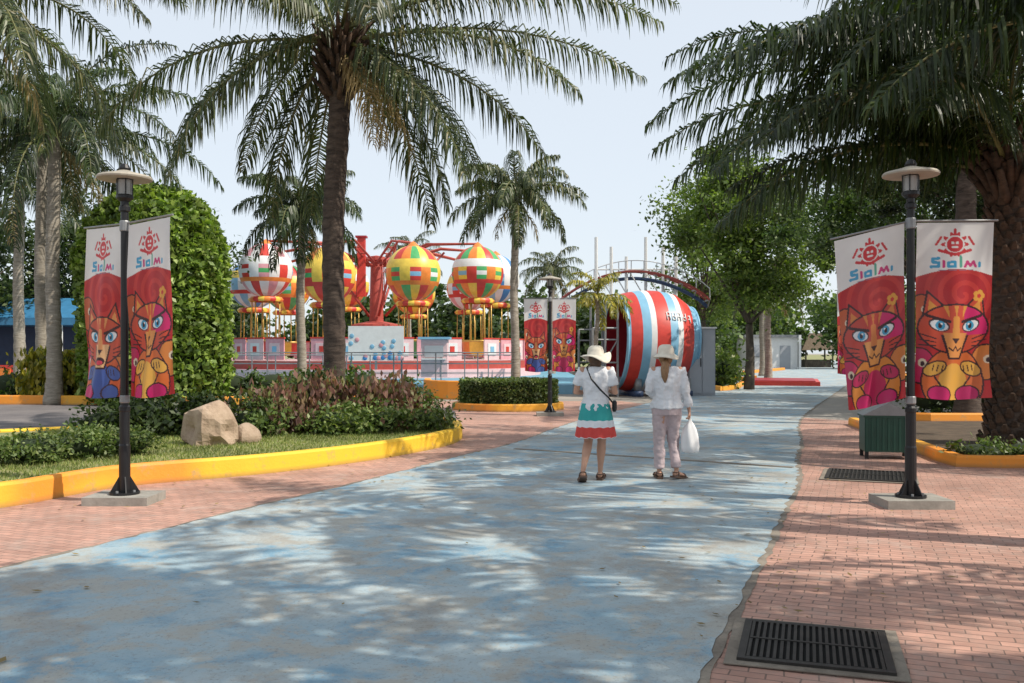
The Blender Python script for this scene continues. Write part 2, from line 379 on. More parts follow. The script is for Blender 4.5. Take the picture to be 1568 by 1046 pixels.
def palm(x,y,zc,tr,fr=None,nf=22,L=4.5,LL=.7,nl=55,hang=.9,lean=(0,0),tk='trunk',lk='palmleaf',boots=0,dead=2,w=.045,tr_top=None,name='palm_tree',bulge=1.0):
    e=empty(name,(x,y,0)); mb=MB(); tt=tr_top or tr*.75
    n=40; pts=[];rad=[]
    for i in range(n+1):
        t=i/n; pts.append((lean[0]*t*t+.03*math.sin(t*9),lean[1]*t*t,zc*t)); 
        r=tr*(1-t)+tt*t; r*=1+.35*math.exp(-t*18); r*=1+(.07 if i%2 else -.03)*rng.uniform(.5,1.3); rad.append(r)
    mb.tube(pts,rad,tk,14); top=Vector((lean[0],lean[1],zc))
    if boots:
        for i in range(boots):
            t=1-(i/boots)**1.5*.16; a=i*2.4; rr=tt*bulge*(1.25-.5*(1-t)/.16)
            b=Vector((lean[0]*t*t+math.cos(a)*rr*.6,lean[1]*t*t+math.sin(a)*rr*.6,zc*t)); o=Vector((math.cos(a),math.sin(a),.9+rng.random()*.5))*rng.uniform(.25,.5)*tt*3
            mb.tube([b,b+o*.5,b+o],[tt*.32,tt*.22,tt*.14],'boot',6)
    mb.obj('trunk',e,True)
    if bulge==1.3:   # persistent leaf bases all the way down the thick trunk
        mb=MB()
        for i in range(330):
            t=i/330*.86; a=i*2.39996; rr=tr*(1+.35*math.exp(-t*18))*.93; b=Vector((math.cos(a)*rr,math.sin(a)*rr,zc*t+.05)); o=Vector((math.cos(a)*.5,math.sin(a)*.5,1))*rng.uniform(.09,.17)
            mb.tube([b,b+o*.6,b+o],[(.085,.04),(.06,.035),(.03,.025)],'boot',6,ref=(-math.sin(a),math.cos(a),0))
        mb.obj('leaf_bases',e)
    A=[]; D=[]; mr=MB()
    if fr is None:
        fr=[]
        for i in range(nf):
            t=(i+.5)/nf; az=i*2.39996+rng.uniform(-.2,.2); e0=R(80-95*t+rng.uniform(-6,6)); fr.append((az,e0,L*rng.uniform(.85,1.08)*(1-.15*(1-t)),R(75+25*rng.random())))
    for f in fr:
        b=top+Vector((math.cos(f[0]),math.sin(f[0]),0))*tt*.6+Vector((0,0,rng.uniform(-.15,.25)))
        frond(A,mr,b,f[0],f[1]+rng.uniform(-.06,.06),f[2],f[3],LL,nl,hang,w,rng.uniform(-.3,.3))
    for i in range(dead):
        az=rng.uniform(0,6.28); frond(D,mr,top+Vector((0,0,-.2)),az,R(-35),L*.55,R(50),LL*.7,int(nl*.5),1.6,w*.7)
    strips('fronds',A,lk,e); 
    if D: strips('dead_fronds',D,'dryleaf',e)
    mr.obj('rachises',e); return e
d=R
mainf=[(d(182),d(30),5.3,d(60)),(d(170),d(48),5.2,d(85)),(d(196),d(5),4.8,d(62)),(d(160),d(-5),4.5,d(55)),
(d(2),d(34),6.6,d(60)),(d(-12),d(18),6.0,d(50)),(d(14),d(52),6.2,d(84)),(d(-22),d(2),5.2,d(50)),(d(22),d(5),4.8,d(55)),(d(35),d(-14),4.4,d(55)),(d(-40),d(-22),4.2,d(52)),
(d(60),d(-28),4.2,d(50)),(d(110),d(-32),4.0,d(48)),(d(130),d(5),4.6,d(70)),(d(85),d(30),4.8,d(90)),(d(215),d(-18),4.4,d(60)),(d(150),d(-38),3.8,d(45)),
(d(250),d(20),4.6,d(70)),(d(290),d(15),4.8,d(75)),(d(320),d(32),5.6,d(75)),(d(225),d(45),5.0,d(80)),(d(90),d(70),4.4,d(80)),(d(0),d(75),4.6,d(95)),(d(180),d(75),4.8,d(100)),(d(270),d(60),4.6,d(90)),(d(20),d(-42),3.8,d(40)),(d(8),d(16),5.8,d(50))]
palm(-3.35,17,7.4,.2,fr=mainf,LL=1.0,nl=125,hang=1.5,tk='trunk',boots=80,dead=3,w=.034,tr_top=.2,lean=(.15,0),bulge=2.1)
rf=[(d(180),d(48),6.3,d(88)),(d(172),d(36),6.0,d(76)),(d(190),d(58),6.2,d(95)),(d(200),d(40),6.2,d(84)),(d(186),d(22),5.6,d(66)),(d(165),d(56),6.2,d(88)),(d(150),d(45),5.6,d(75)),(d(210),d(28),5.6,d(70)),
(d(220),d(52),5.6,d(84)),(d(240),d(45),5.2,d(80)),(d(265),d(50),5.2,d(80)),(d(130),d(55),5.2,d(80)),(d(100),d(50),5,d(80)),(d(70),d(60),5,d(80)),(d(30),d(50),5,d(80)),(d(0),d(50),5,d(80)),(d(-30),d(50),5,d(80)),(d(-60),d(50),5,d(80)),(d(178),d(72),6,d(90)),(d(196),d(12),5.0,d(55)),(d(158),d(15),4.8,d(50)),
(d(204),d(66),6.2,d(92)),(d(214),d(42),6,d(72)),(d(228),d(30),5.4,d(66)),(d(188),d(36),6.2,d(72)),(d(176),d(8),4.6,d(45)),(d(195),d(26),5.8,d(70))]
palm(8.0,14.6,4.6,.34,fr=rf,LL=1.05,nl=120,hang=1.1,tk='trunk',lk='palmleaf_dark',boots=110,dead=0,w=.04,tr_top=.34,bulge=1.3)
nf_=[(d(176),d(35),5.2,d(80)),(d(190),d(25),5.0,d(78)),(d(160),d(40),5.2,d(82)),(d(205),d(42),5.2,d(85)),(d(145),d(30),5.0,d(75)),(d(182),d(55),5.4,d(95)),(d(170),d(15),4.6,d(65)),(d(220),d(35),5,d(80)),(d(130),d(45),5,d(80)),(d(90),d(50),5,d(80)),(d(50),d(45),5,d(80)),(d(10),d(50),5,d(80)),(d(-30),d(45),5,d(80)),(d(260),d(45),5,d(80)),(d(110),d(20),4.8,d(60)),(d(196),d(8),4.6,d(60)),(d(184),d(40),5.4,d(98))]
palm(8.3,11.5,5.5,.3,fr=nf_,LL=1.05,nl=110,hang=1.3,tk='trunk',lk='palmleaf_dark',dead=0,w=.04)
palm(-10.6,17.5,8.3,.22,nf=22,L=4.8,LL=.95,nl=90,hang=1.4,w=.036)
palm(-13.6,27,8.0,.22,nf=26,L=5.4,LL=1.0,nl=85,tk='trunk_pale',lk='palmleaf_dark',hang=1.4)
palm(-15.5,30,8.6,.22,nf=22,L=4.6,LL=.9,nl=65,tk='trunk_pale',hang=1.3)
palm(-19.5,36,8.0,.22,nf=22,L=4.6,LL=.9,nl=60,tk='trunk_pale',lk='palmleaf_dark',hang=1.3)
palm(-7.3,31.5,6.3,.17,nf=24,L=2.9,LL=.8,nl=65,tk='trunk_pale',lk='palmleaf_dark',hang=1.8)
palm(.1,32.5,7.1,.16,nf=24,L=3.0,LL=.8,nl=65,tk='trunk_pale',hang=1.8)
palm(2.3,52,6.2,.16,nf=18,L=2.6,LL=.7,nl=45,tk='trunk_pale',hang=1.6)
palm(-7.0,62,8.2,.16,nf=18,L=3,LL=.7,nl=40,tk='trunk_pale',hang=1.6)
palm(2.75,29.5,3.3,.08,nf=14,L=1.5,LL=.4,nl=30,tk='trunk_pale',lk='yellowleaf',dead=0)
palm(10.5,21,8.8,.25,nf=22,L=5.0,LL=.9,nl=75,tk='trunk',hang=1.3)
palm(13.5,48,5.2,.2,nf=20,L=3.4,LL=.7,nl=45,tk='trunk_pale',hang=1.6,dead=5)
palm(16.5,60,6,.2,nf=20,L=3.4,LL=.7,nl=45,tk='trunk_pale',hang=1.6,dead=4)
# palms beside and behind the viewpoint, shading the path
palm(6.2,2.8,6.6,.22,nf=20,L=4.4,LL=.85,nl=48,w=.075)
palm(6.4,6.6,7.6,.22,nf=16,L=4.0,LL=.85,nl=48,w=.07)
palm(2.6,.2,7.8,.22,nf=20,L=4.2,LL=.85,nl=46,w=.075)
# ---------------------------------------------------------------- broadleaf trees
def tree(x,y,ells,n,leaf=.16,mat='leaf',tr=.18,clump=.7,ncl=60,shell=.45,name='tree',up=.4):
    e=empty(name,(x,y,0)); mb=MB(); zt=min(c[2]-r[2]*.6 for c,r in ells); zt=max(zt,1.2)
    fork=Vector((0,0,zt*.8)); mb.tube([(0,0,0),(.05,0,zt*.4),fork],[tr*1.3,tr,tr*.8],'bark',9)
    P=crown_points(ells,n,clump,ncl,shell)
    for i in range(14):
        q=Vector(P[rng.randrange(len(P))]); mid=fork.lerp(q,.5)+Vector((rng.uniform(-.2,.2),rng.uniform(-.2,.2),rng.uniform(0,.4)))
        mb.tube([fork,mid,q],[tr*.45,tr*.25,tr*.06],'bark',6)
    mb.obj('trunk',e,True); fastmesh('foliage',leafquads(P,leaf,up),mat,parent=e); return e
tree(9.9,38,[((0,0,7.2),(3.4,3,2.1)),((-1.0,0,9.0),(1.5,1.5,1.2)),((.9,-1,5.3),(2.8,2,1.3)),((.5,0,3.9),(1.6,1.5,.8))],28000,.2,'leaf_light',clump=.8,ncl=80)
tree(13.2,29,[((0,0,6.2),(4.8,4,1.7)),((-2.2,-1,4.9),(2.4,2,.8))],34000,.15,'leaf',clump=.7,ncl=90)
tree(12.0,22.5,[((0,0,6.4),(4,3,1.5)),((1.5,0,4.9),(2.6,2.4,.8))],30000,.14,'leaf_dark',clump=.65,ncl=80)
tree(12.2,58,[((0,0,11),(2,2,4.5)),((.5,0,6),(3,3,2.5))],12000,.28,'leaf_light',clump=.9,ncl=50)
tree(21,36,[((0,0,6),(6,4,3.4))],22000,.22,'leaf_dark',clump=1,ncl=80)
tree(17,27,[((0,0,4.6),(3,3,2.6))],18000,.2,'leaf_dark',clump=.9,ncl=60)
tree(20,24,[((0,0,7),(5,4,2.6))],20000,.2,'leaf_dark',clump=.9,ncl=60)
tree(-19,44,[((0,0,5.5),(5,3,3.6))],16000,.24,'leaf_dark',clump=1,ncl=60)
tree(-25,40,[((0,0,6),(5,4,4))],16000,.24,'leaf_dark',clump=1,ncl=60)
tree(2.8,3.2,[((0,0,7.0),(2.8,2.0,.8))],7500,.17,'leaf',clump=.42,ncl=38,shell=.2)
tree(-.6,-.6,[((0,0,7.6),(2.8,2.2,.8))],7500,.17,'leaf',clump=.42,ncl=38,shell=.2)
def treeline(name,segs,n,leaf,mat):
    e=[]
    for x,y,h,rx in segs:
        e+= [((x,y,h*.55),(rx,3,h*.45)),((x+rx*.4,y+1,h*.4),(rx*.8,3,h*.38))]
    P=crown_points(e,n,1.3,len(segs)*34,.3); P=P[P[:,2]>0]; fastmesh(name,leafquads(P,leaf,.4,.8),mat)
treeline('distant_trees',[(-60+i*6.5+rng.uniform(-2,2),88+rng.uniform(-6,10),rng.uniform(6,9),5) for i in range(13)],42000,.6,'leaf')
treeline('distant_trees',[(24+i*6+rng.uniform(-2,2),116+rng.uniform(-6,10)+i*1.0,rng.uniform(8,13),5.5) for i in range(12)],42000,.6,'leaf_light')
treeline('distant_trees',[(31,85,8,4),(46,84,9,5),(44,74,9,5),(36,60,7,4),(15.5,75,7,3),(12,80,6,3),(19,92,6,4),(25,96,8,5)],34000,.42,'leaf')
treeline('distant_trees',[(-13,66,5,4),(-5,68,5.5,4),(3,66,5.5,4),(9,70,5,4),(-22,64,6,4),(-30,60,7,4)],24000,.4,'leaf_dark')
def topiary(x,y,rx,ry,h):
    e=empty('topiary_hedge',(x,y,0)); n=30000
    th=nr.uniform(0,2*np.pi,n); t=nr.random(n)**.85
    def prof(t): return np.where(t<.6,.93+.07*np.sin(t*5),np.sqrt(np.clip(1-(np.clip(t-.6,0,1)/.4)**2.3,0,1)))
    r=prof(t); bumpv=.05*np.sin(th*9+t*20)*np.sin(t*33+th*3)+.035*np.sin(th*17+3)*np.sin(t*50)+.04*np.sin(th*3+1)*np.sin(t*7)
    r2=r*(1+bumpv-.06*nr.random(n)); P=np.stack([r2*np.cos(th)*rx,r2*np.sin(th)*ry,t*h+.1+nr.normal(0,.05,n)],1)
    P+=nr.normal(0,.06,(n,3)); fastmesh('foliage',leafquads(P,.2,.1,.6),'topiary',parent=e)
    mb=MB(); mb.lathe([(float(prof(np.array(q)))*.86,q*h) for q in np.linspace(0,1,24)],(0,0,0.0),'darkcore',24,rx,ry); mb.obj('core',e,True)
topiary(-10.8,27.5,2.2,1.5,6.4)
def bush(name,ells,n,leaf,mat,clump=.12,vert=False,core=True,z0=.2,ncl=80,cs=.72):
    P=crown_points(ells,n,clump,ncl,.7); P=P[P[:,2]>z0]
    e=empty(name); fastmesh('foliage',leafquads(P,leaf,.4,.5,vert),mat,parent=e)
    if core:
        mb=MB()
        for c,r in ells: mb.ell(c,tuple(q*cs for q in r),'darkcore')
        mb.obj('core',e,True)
    return e
hp=[(-6.9,10.4),(-6.3,10.7),(-5.8,11.1),(-5.5,11.6),(-5.1,12.0),(-5.8,12.2)]
bush('low_hedge',[((x,y,.36),(.42,.26,.2)) for x,y in hp],11000,.06,'hedge',.12,ncl=300)
bush('croton_shrub',[((-3.9,15.2,.5),(.5,.45,.42)),((-3.1,15.6,.6),(.5,.45,.5)),((-2.2,15.9,.6),(.5,.4,.5)),((-1.6,16.3,.4),(.35,.4,.35))],4600,.13,'redleaf',.3,True,ncl=130,cs=.35)
bush('green_shrub',[((-4.2,14.8,.45),(.6,.4,.36)),((-2.9,15.0,.42),(.7,.35,.3)),((-1.5,15.7,.38),(.5,.35,.25)),((-3.6,16.4,.7),(.6,.5,.5)),((-2.2,15.3,.4),(.5,.3,.3)),((-1.9,16.6,.6),(.6,.4,.45))],10500,.09,'hedge',.24,ncl=200,cs=.5)
bush('dark_shrub',[((-5.9,14.6,.5),(.6,.45,.36)),((-5.1,14.9,.5),(.5,.4,.4)),((-6.6,15.0,.4),(.5,.4,.3))],5000,.11,'leaf_dark',.2,ncl=140)
mb=MB(); mb.ell((0,0,0),(.38,.3,.38),'rock',28,20); ob=mb.obj('rock',None,False,(-4.45,13.4,.4))
tx=bpy.data.textures.new('rk','VORONOI'); tx.noise_scale=.35; md=ob.modifiers.new('d','DISPLACE'); md.texture=tx; md.strength=.28
mb=MB(); mb.ell((0,0,0),(.24,.2,.18),'rock',20,12); ob=mb.obj('rock',None,False,(-4.0,13.7,.3)); md=ob.modifiers.new('d','DISPLACE'); md.texture=tx; md.strength=.15
kerb('orange_curb',[(-40,27.6),(-14,27.0),(-9,26.2),(-5.5,26.6),(-4.2,28),(-4.5,30.5)],.2,.28,'curb_orange')
kerb('orange_planter_wall',chaikin([(-3.2,33.2),(-3.0,30.6),(-1.6,29.6),(.2,30.4),(.6,32.6)],2),.25,.62,'curb_orange')
sheet('planter_soil',[(-3.0,33.2),(-2.8,30.8),(-1.5,29.9),(.0,30.6),(.4,32.6)],.5,'soil')
bush('yellow_croton',[((-14.3+i*.8,26.9+rng.uniform(-.2,.5)+1,.9),(.6,.5,.75)) for i in range(5)],9000,.2,'yellowleaf',.3,True,ncl=150,z0=.1)
bush('shrub_bed',[((-16+i*1.4,29,.5),(.9,.6,.5)) for i in range(9)],9000,.16,'leaf',.3,ncl=150,z0=.05)
ov=[(-.1+1.52*math.cos(t*math.pi/16),24.9+1.2*math.sin(t*math.pi/16)) for t in range(32)]
kerb('orange_planter_curb',ov,.14,.2,'curb_orange',True)
n=14000; th=nr.uniform(0,6.283,n); top=nr.random(n)<.5; rr=np.where(top,np.sqrt(nr.random(n)),1.0)
P=np.stack([-.1+1.3*rr*np.cos(th),24.9+.98*rr*np.sin(th),np.where(top,.78,nr.uniform(.12,.8,n))],1)+nr.normal(0,.03,(n,3))
e=empty('box_hedge'); fastmesh('foliage',leafquads(P,.08,.3,.6),'hedge',parent=e)
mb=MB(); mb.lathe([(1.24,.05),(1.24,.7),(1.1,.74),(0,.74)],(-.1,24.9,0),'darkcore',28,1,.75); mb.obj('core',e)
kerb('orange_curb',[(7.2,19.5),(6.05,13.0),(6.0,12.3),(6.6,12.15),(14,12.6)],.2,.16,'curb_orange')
sheet('planter_soil',[(7.2,19.5),(6.1,12.3),(14,12.7),(14,19.5)],.08,'soil')
bush('ground_cover',[((6.6+i*.7,12.8+rng.uniform(0,.3),.15),(.45,.35,.15)) for i in range(9)],9000,.07,'hedge',.12,ncl=200,z0=.08)
kerb('orange_curb',[(9.0,23.0),(8.4,20.8),(9.3,20.2),(16,20.2)],.2,.2,'curb_orange')
bush('shrub_bed',[((10.2+i*1.2,22,.6),(.9,.6,.6)) for i in range(7)],8000,.14,'leaf_dark',.3,ncl=150,z0=.05)
kerb('orange_curb',chaikin([(8.0,36),(9.3,37.5),(11.6,45),(13.5,52),(11,52),(8.6,44)],1,True),.2,.2,'curb_orange',True)
bush('shrub_bed',[((8.9+i*.45,39+i*2.2,.7),(.7,1,.8)) for i in range(6)],9000,.2,'leaf_light',.4,ncl=120,z0=.05)
kerb('orange_curb',[(14,52),(17,66),(24,80)],.3,.22,'curb_orange')
kerb('orange_curb',[(70,120),(30,68),(22,52),(26,50)],.3,.22,'curb_orange')
mb=MB(); mb.box((13.2,44.8,.1),(3.6,5.5,.2),'red',rz=-.3); mb.box((13.2,44.8,.22),(3.2,5.0,.04),'darkred',rz=-.3); mb.obj('red_platform')
# ---------------------------------------------------------------- banners
def paint(var,nx=110,ny=270):
    H=2.45; xs=np.linspace(0,1,nx); ys=np.linspace(0,H,ny); X,Y=np.meshgrid(xs,ys); C=np.zeros((ny,nx,3)); C[:]=(.44,.014,.02)
    def put(m,c): C[m]=c
    def el(cx,cy,rx,ry,rot=0):
        dx=X-cx;dy=Y-cy;c,s=math.cos(rot),math.sin(rot); return ((dx*c+dy*s)/rx)**2+((-dx*s+dy*c)/ry)**2<1
    def pg(p): return inpoly(X.ravel(),Y.ravel(),p).reshape(X.shape)
    def ln(p,w):
        m=np.zeros(X.shape,bool)
        for a,b in zip(p[:-1],p[1:]):
            vx,vy=b[0]-a[0],b[1]-a[1]; t=np.clip(((X-a[0])*vx+(Y-a[1])*vy)/(vx*vx+vy*vy+1e-9),0,1)
            m|=((X-a[0]-t*vx)**2+(Y-a[1]-t*vy)**2)<w*w
        return m
    K=(.035,.008,.012)
    r=np.hypot(X-.6,Y-1.0); a=np.arctan2(Y-1.0,X-.6); put((np.sin(r*38-a)>.3)&(r<.7),(.55,.035,.03))
    put(Y<.76-.12*np.sin(X*3.0),(.78,.78,.77))
    r=np.hypot(X-.5,Y-.3); a=np.arctan2(Y-.3,X-.5)
    put(r<.15+.03*np.cos(a*10),(.6,.04,.05)); put((r<.125)&(r>.105),(.78,.78,.77)); put(el(.47,.28,.02,.02)|el(.53,.28,.02,.02)|el(.5,.335,.045,.016),(.78,.78,.77))
    put(ln([(.3,.38),(.5,.44),(.7,.38)],.02),(.6,.04,.05)); put(ln([(.5,.1),(.5,.16)],.022),(.6,.04,.05)); put(ln([(.32,.2),(.26,.3)],.016)|ln([(.68,.2),(.74,.3)],.016),(.6,.04,.05))
    bl=(.05,.35,.6)
    put(ln([(.3,.49),(.22,.5),(.22,.545),(.3,.55),(.3,.6),(.2,.61)],.02),bl); put(ln([(.36,.53),(.36,.61)],.018),(.6,.04,.2))
    put(ln([(.42,.61),(.42,.55),(.5,.54),(.5,.61),(.43,.61)],.018),bl); put(ln([(.57,.61),(.57,.47)],.018),(.1,.4,.3)); put(ln([(.63,.61),(.66,.54),(.7,.6),(.74,.54),(.77,.61)],.018),(.6,.04,.2)); put(ln([(.82,.56),(.82,.61)],.016),bl)
    for i in range(14): 
        if i%4!=3: put(ln([(.3+i*.032,.655),(.315+i*.032,.655)],.008),(.2,.2,.3))
    if var==0: head,inn,muz,body,cloth=(.58,.07,.03),(.7,.3,.05),(.72,.3,.08),(.62,.14,.03),(.72,.4,.07)
    elif var==1: head,inn,muz,body,cloth=(.52,.07,.03),(.7,.3,.1),(.75,.45,.22),(.58,.1,.02),(.05,.1,.35)
    else: head,inn,muz,body,cloth=(.5,.05,.03),(.65,.22,.05),(.7,.32,.08),(.66,.24,.03),(.48,.014,.1)
    dy=.05 if var!=1 else .2
    for cx,cy,q in ((.08,1.25,(.5,.1,.03)),(.95,1.95,(.6,.2,.04)),(.04,2.0,(.5,.02,.1))):
        put(el(cx,cy,.2,.26),K); put(el(cx,cy,.18,.24),q); put(el(cx+.04,cy-.04,.05,.06),(.7,.6,.45)); put(el(cx+.04,cy-.03,.025,.035),K)
    put(el(.5,2.22,.44,.5),K); put(el(.5,2.22,.42,.48),body); put(el(.5,2.24,.22,.3),cloth)
    for q in range(5): put(ln([(.14+.05*q,2.0+.07*q),(.2+.05*q,2.1+.07*q)],.01),K); put(ln([(.86-.05*q,2.0+.07*q),(.8-.05*q,2.1+.07*q)],.01),K)
    put(el(.3,2.38,.17,.13),K); put(el(.3,2.38,.15,.11),(.5,.01,.13)); put(el(.72,2.38,.17,.13),K); put(el(.72,2.38,.15,.11),(.5,.01,.13) if var!=1 else cloth)
    for s in(-1,1):
        put(pg([(.5+s*.08,1.15+dy),(.5+s*.36,.88+dy),(.5+s*.46,1.42+dy)]),K)
        put(pg([(.5+s*.12,1.16+dy),(.5+s*.34,.93+dy),(.5+s*.43,1.38+dy)]),head); put(pg([(.5+s*.2,1.16+dy),(.5+s*.33,1.02+dy),(.5+s*.37,1.28+dy)]),inn)
    put(el(.5,1.42+dy,.49,.35),K); hm=el(.5,1.42+dy,.465,.325); put(hm,head)
    if var!=1: put(hm&(X>.62)&(Y<1.5+dy),(.6,.012,.14))
    put(pg([(.3,1.5+dy),(.7,1.5+dy),(.6,1.84+dy),(.4,1.84+dy)]),K); put(pg([(.33,1.48+dy),(.67,1.48+dy),(.58,1.81+dy),(.42,1.81+dy)]),muz)
    for q in (-.13,0,.13): put(pg([(.47+q,1.1+dy),(.5+q*.7,1.27+dy),(.53+q,1.1+dy)]),inn)
    put(pg([(.46,1.25+dy),(.54,1.25+dy),(.56,1.56+dy),(.44,1.56+dy)]),inn)
    for s in(-1,1):
        cx=.5+s*.22; put(el(cx,1.37+dy,.135,.085,s*-.3),K); put(el(cx,1.375+dy,.112,.066,s*-.3),(.75,.78,.82)); put(el(cx-s*.015,1.375+dy,.06,.064),(.04,.35,.6)); put(el(cx-s*.015,1.375+dy,.026,.038),K); put(el(cx-s*.035,1.35+dy,.014,.016),(.9,.9,.9))
        put(ln([(cx-s*.13,1.32+dy),(cx+s*.15,1.24+dy)],.02),K)
    put(pg([(.44,1.55+dy),(.56,1.55+dy),(.5,1.63+dy)]),K)
    if var==1: put(el(.5,1.72+dy,.09,.06),K); put(el(.5,1.74+dy,.06,.035),(.7,.05,.1))
    else: put(ln([(.4,1.68+dy),(.46,1.72+dy),(.5,1.66+dy),(.54,1.72+dy),(.6,1.68+dy)],.01),K)
    for s in(-1,1):
        put(el(.5+s*.27,2.0+dy*.5,.17,.1,s*.5),K); put(el(.5+s*.27,2.0+dy*.5,.15,.08,s*.5),cloth)
        for q in range(3): put(ln([(.5+s*(.16+q*.06),1.95+dy*.5),(.5+s*(.18+q*.06),2.03+dy*.5)],.008),K)
    if var!=1:
        for q in range(5): put(el(.82+.05*math.cos(q*1.257),1.02+.05*math.sin(q*1.257),.038,.038),(.75,.36,.05))
        put(el(.82,1.02,.03,.03),(.6,.03,.03))
    for s in(-1,1):
        for q in range(3): put(ln([(.5+s*.26,1.56+q*.05+dy),(.5+s*.46,1.5+q*.08+dy)],.008),K)
    return C
M['banner'],nt,b=newmat('banner_print')
ca=nt.nodes.new('ShaderNodeVertexColor'); ca.layer_name='Col'
c=mixc(nt,ramp(nt,noise(nt,1.5,4),[(.4,0.),(.7,.2)]),ca.outputs[0],(.25,.2,.2)); nt.links.new(c,b.inputs['Base Color']); b.inputs['Roughness'].default_value=.45
t=nt.nodes.new('ShaderNodeBsdfTranslucent'); nt.links.new(c,t.inputs[0]); mx=nt.nodes.new('ShaderNodeMixShader'); mx.inputs[0].default_value=.25
nt.links.new(b.outputs[0],mx.inputs[1]); nt.links.new(t.outputs[0],mx.inputs[2]); nt.links.new(mx.outputs[0],nt.nodes['Material Output'].inputs[0])
PA=[paint(0),paint(1),paint(2)]
def banner(parent,side,ang,var,W=.72,H=1.76,ztop=2.86,sway=0,lift=0,seed=0,name='banner',amp=.03):
    C=PA[var]; ny,nx=C.shape[:2]; u=np.linspace(0,1,nx); v=np.linspace(0,1,ny); U,V=np.meshgrid(u,v)
    s=U if side>0 else 1-U
    dist=.06+s*W*(1-.05*V)+sway*V*s
    off=amp*V*np.sin(U*7+V*3+seed)+amp*.6*np.sin(V*8+seed*2+U*2)*V+ .014*np.sin(U*20+seed+V*3)*V
    ca,sa=math.cos(ang),math.sin(ang)
    x=dist*ca-off*sa; y=dist*sa+off*ca; z=ztop-V*H+lift*s*(1-.2*V)-.03*V*np.sin(U*3.1)
    vs=np.stack([x,y,z],-1).reshape(-1,3); idx=np.arange(nx*ny).reshape(ny,nx)
    F=np.stack([idx[:-1,:-1],idx[1:,:-1],idx[1:,1:],idx[:-1,1:]],-1).reshape(-1,4)
    me=bpy.data.meshes.new(name); me.from_pydata(vs.tolist(),[],F.tolist()); 
    at=me.color_attributes.new('Col','FLOAT_COLOR','POINT'); at.data.foreach_set('color',np.concatenate([C.reshape(-1,3),np.ones((nx*ny,1))],1).reshape(-1))
    me.materials.append(M['banner']); me.polygons.foreach_set('use_smooth',[True]*len(me.polygons)); me.update()
    ob=bpy.data.objects.new(name,me); col.objects.link(ob); ob.parent=parent
    mb=MB(); mb.tube([(0,0,ztop+.02),(ca*(W+.1),sa*(W+.1),ztop+.02+lift)],.011,'grey',6); mb.obj(name+'_rod',parent)
def lamp(x,y,bs,rz=0):
    e=empty('street_lamp',(x,y,0),rz); mb=MB()
    z0=.09
    mb.box((0,0,.045),(.66,.5,.09),'slab')
    mb.lathe([(0,z0+.025),(.15,z0+.025),(.15,z0)],(0,0,0),'black',16)
    for a in range(4):
        c,s=math.cos(a*math.pi/2+.5),math.sin(a*math.pi/2+.5); o=Vector((-s,c,0))*.006
        p=[Vector((c*.045,s*.045,z0+.02)),Vector((c*.145,s*.145,z0+.02)),Vector((c*.045,s*.045,z0+.2))]
        mb.add([q+o for q in p]+[q-o for q in p],[(0,1,2),(5,4,3),(0,3,4,1),(1,4,5,2),(2,5,3,0)],'black')
        mb.lathe([(0,z0+.045),(.014,z0+.045),(.014,z0+.025)],(math.cos(a*math.pi/2+1.3)*.115,math.sin(a*math.pi/2+1.3)*.115,0),'grey',6)
    mb.lathe([(.056,z0),(.056,z0+.5),(.05,z0+.52),(.05,z0+.85),(.055,z0+.86),(.055,z0+.9),(.04,z0+.92),(.038,3.0),(.055,3.01),(.055,3.05),(.04,3.07),(.04,3.12)],(0,0,0),'black',14)
    mb.lathe([(.05,3.11),(.085,3.14),(.085,3.17),(.06,3.18)],(0,0,0),'black',16)
    mb.lathe([(.07,3.18),(.075,3.33)],(0,0,0),'glass',16)
    for a in range(6): mb.tube([(.08*math.cos(a*1.047),.08*math.sin(a*1.047),3.17),(.085*math.cos(a*1.047),.085*math.sin(a*1.047),3.35)],.006,'black',4)
    mb.lathe([(.07,3.34),(.27,3.335),(.275,3.35),(.26,3.37),(.1,3.41),(.05,3.43)],(0,0,0),'beige',24)
    mb.lathe([(.05,3.42),(.06,3.45),(.04,3.49),(0,3.51)],(0,0,0),'black',12)
    mb.lathe([(.045,1.03),(.05,1.04),(.05,1.1),(.045,1.11)],(0,0,0),'grey',12); mb.lathe([(.045,2.8),(.05,2.81),(.05,2.9),(.045,2.91)],(0,0,0),'grey',12)
    mb.obj('lamp_post',e,False)
    for i,b_ in enumerate(bs): banner(e,*b_[:3],name='banner',seed=i*2.1+x,**b_[3])
    return e
lamp(-4.0,9.4,[(-1,R(180-30),1,dict(W=.56,sway=.12,amp=.05)),(1,R(-26),0,dict(W=.58,lift=.05,sway=.04,amp=.045))])
lamp(4.03,9.2,[(-1,R(180-10),2,dict(W=.68,lift=-.17,sway=-.1,amp=.075)),(1,R(-3),0,dict(W=.76,H=1.76,amp=.065))])
lamp(.93,22.3,[(-1,R(180),1,dict(W=.58)),(1,R(0),2,dict(W=.58))])
lamp(7.6,19.4,[(-1,R(175),0,dict(W=.6)),(1,R(0),1,dict(W=.6))])
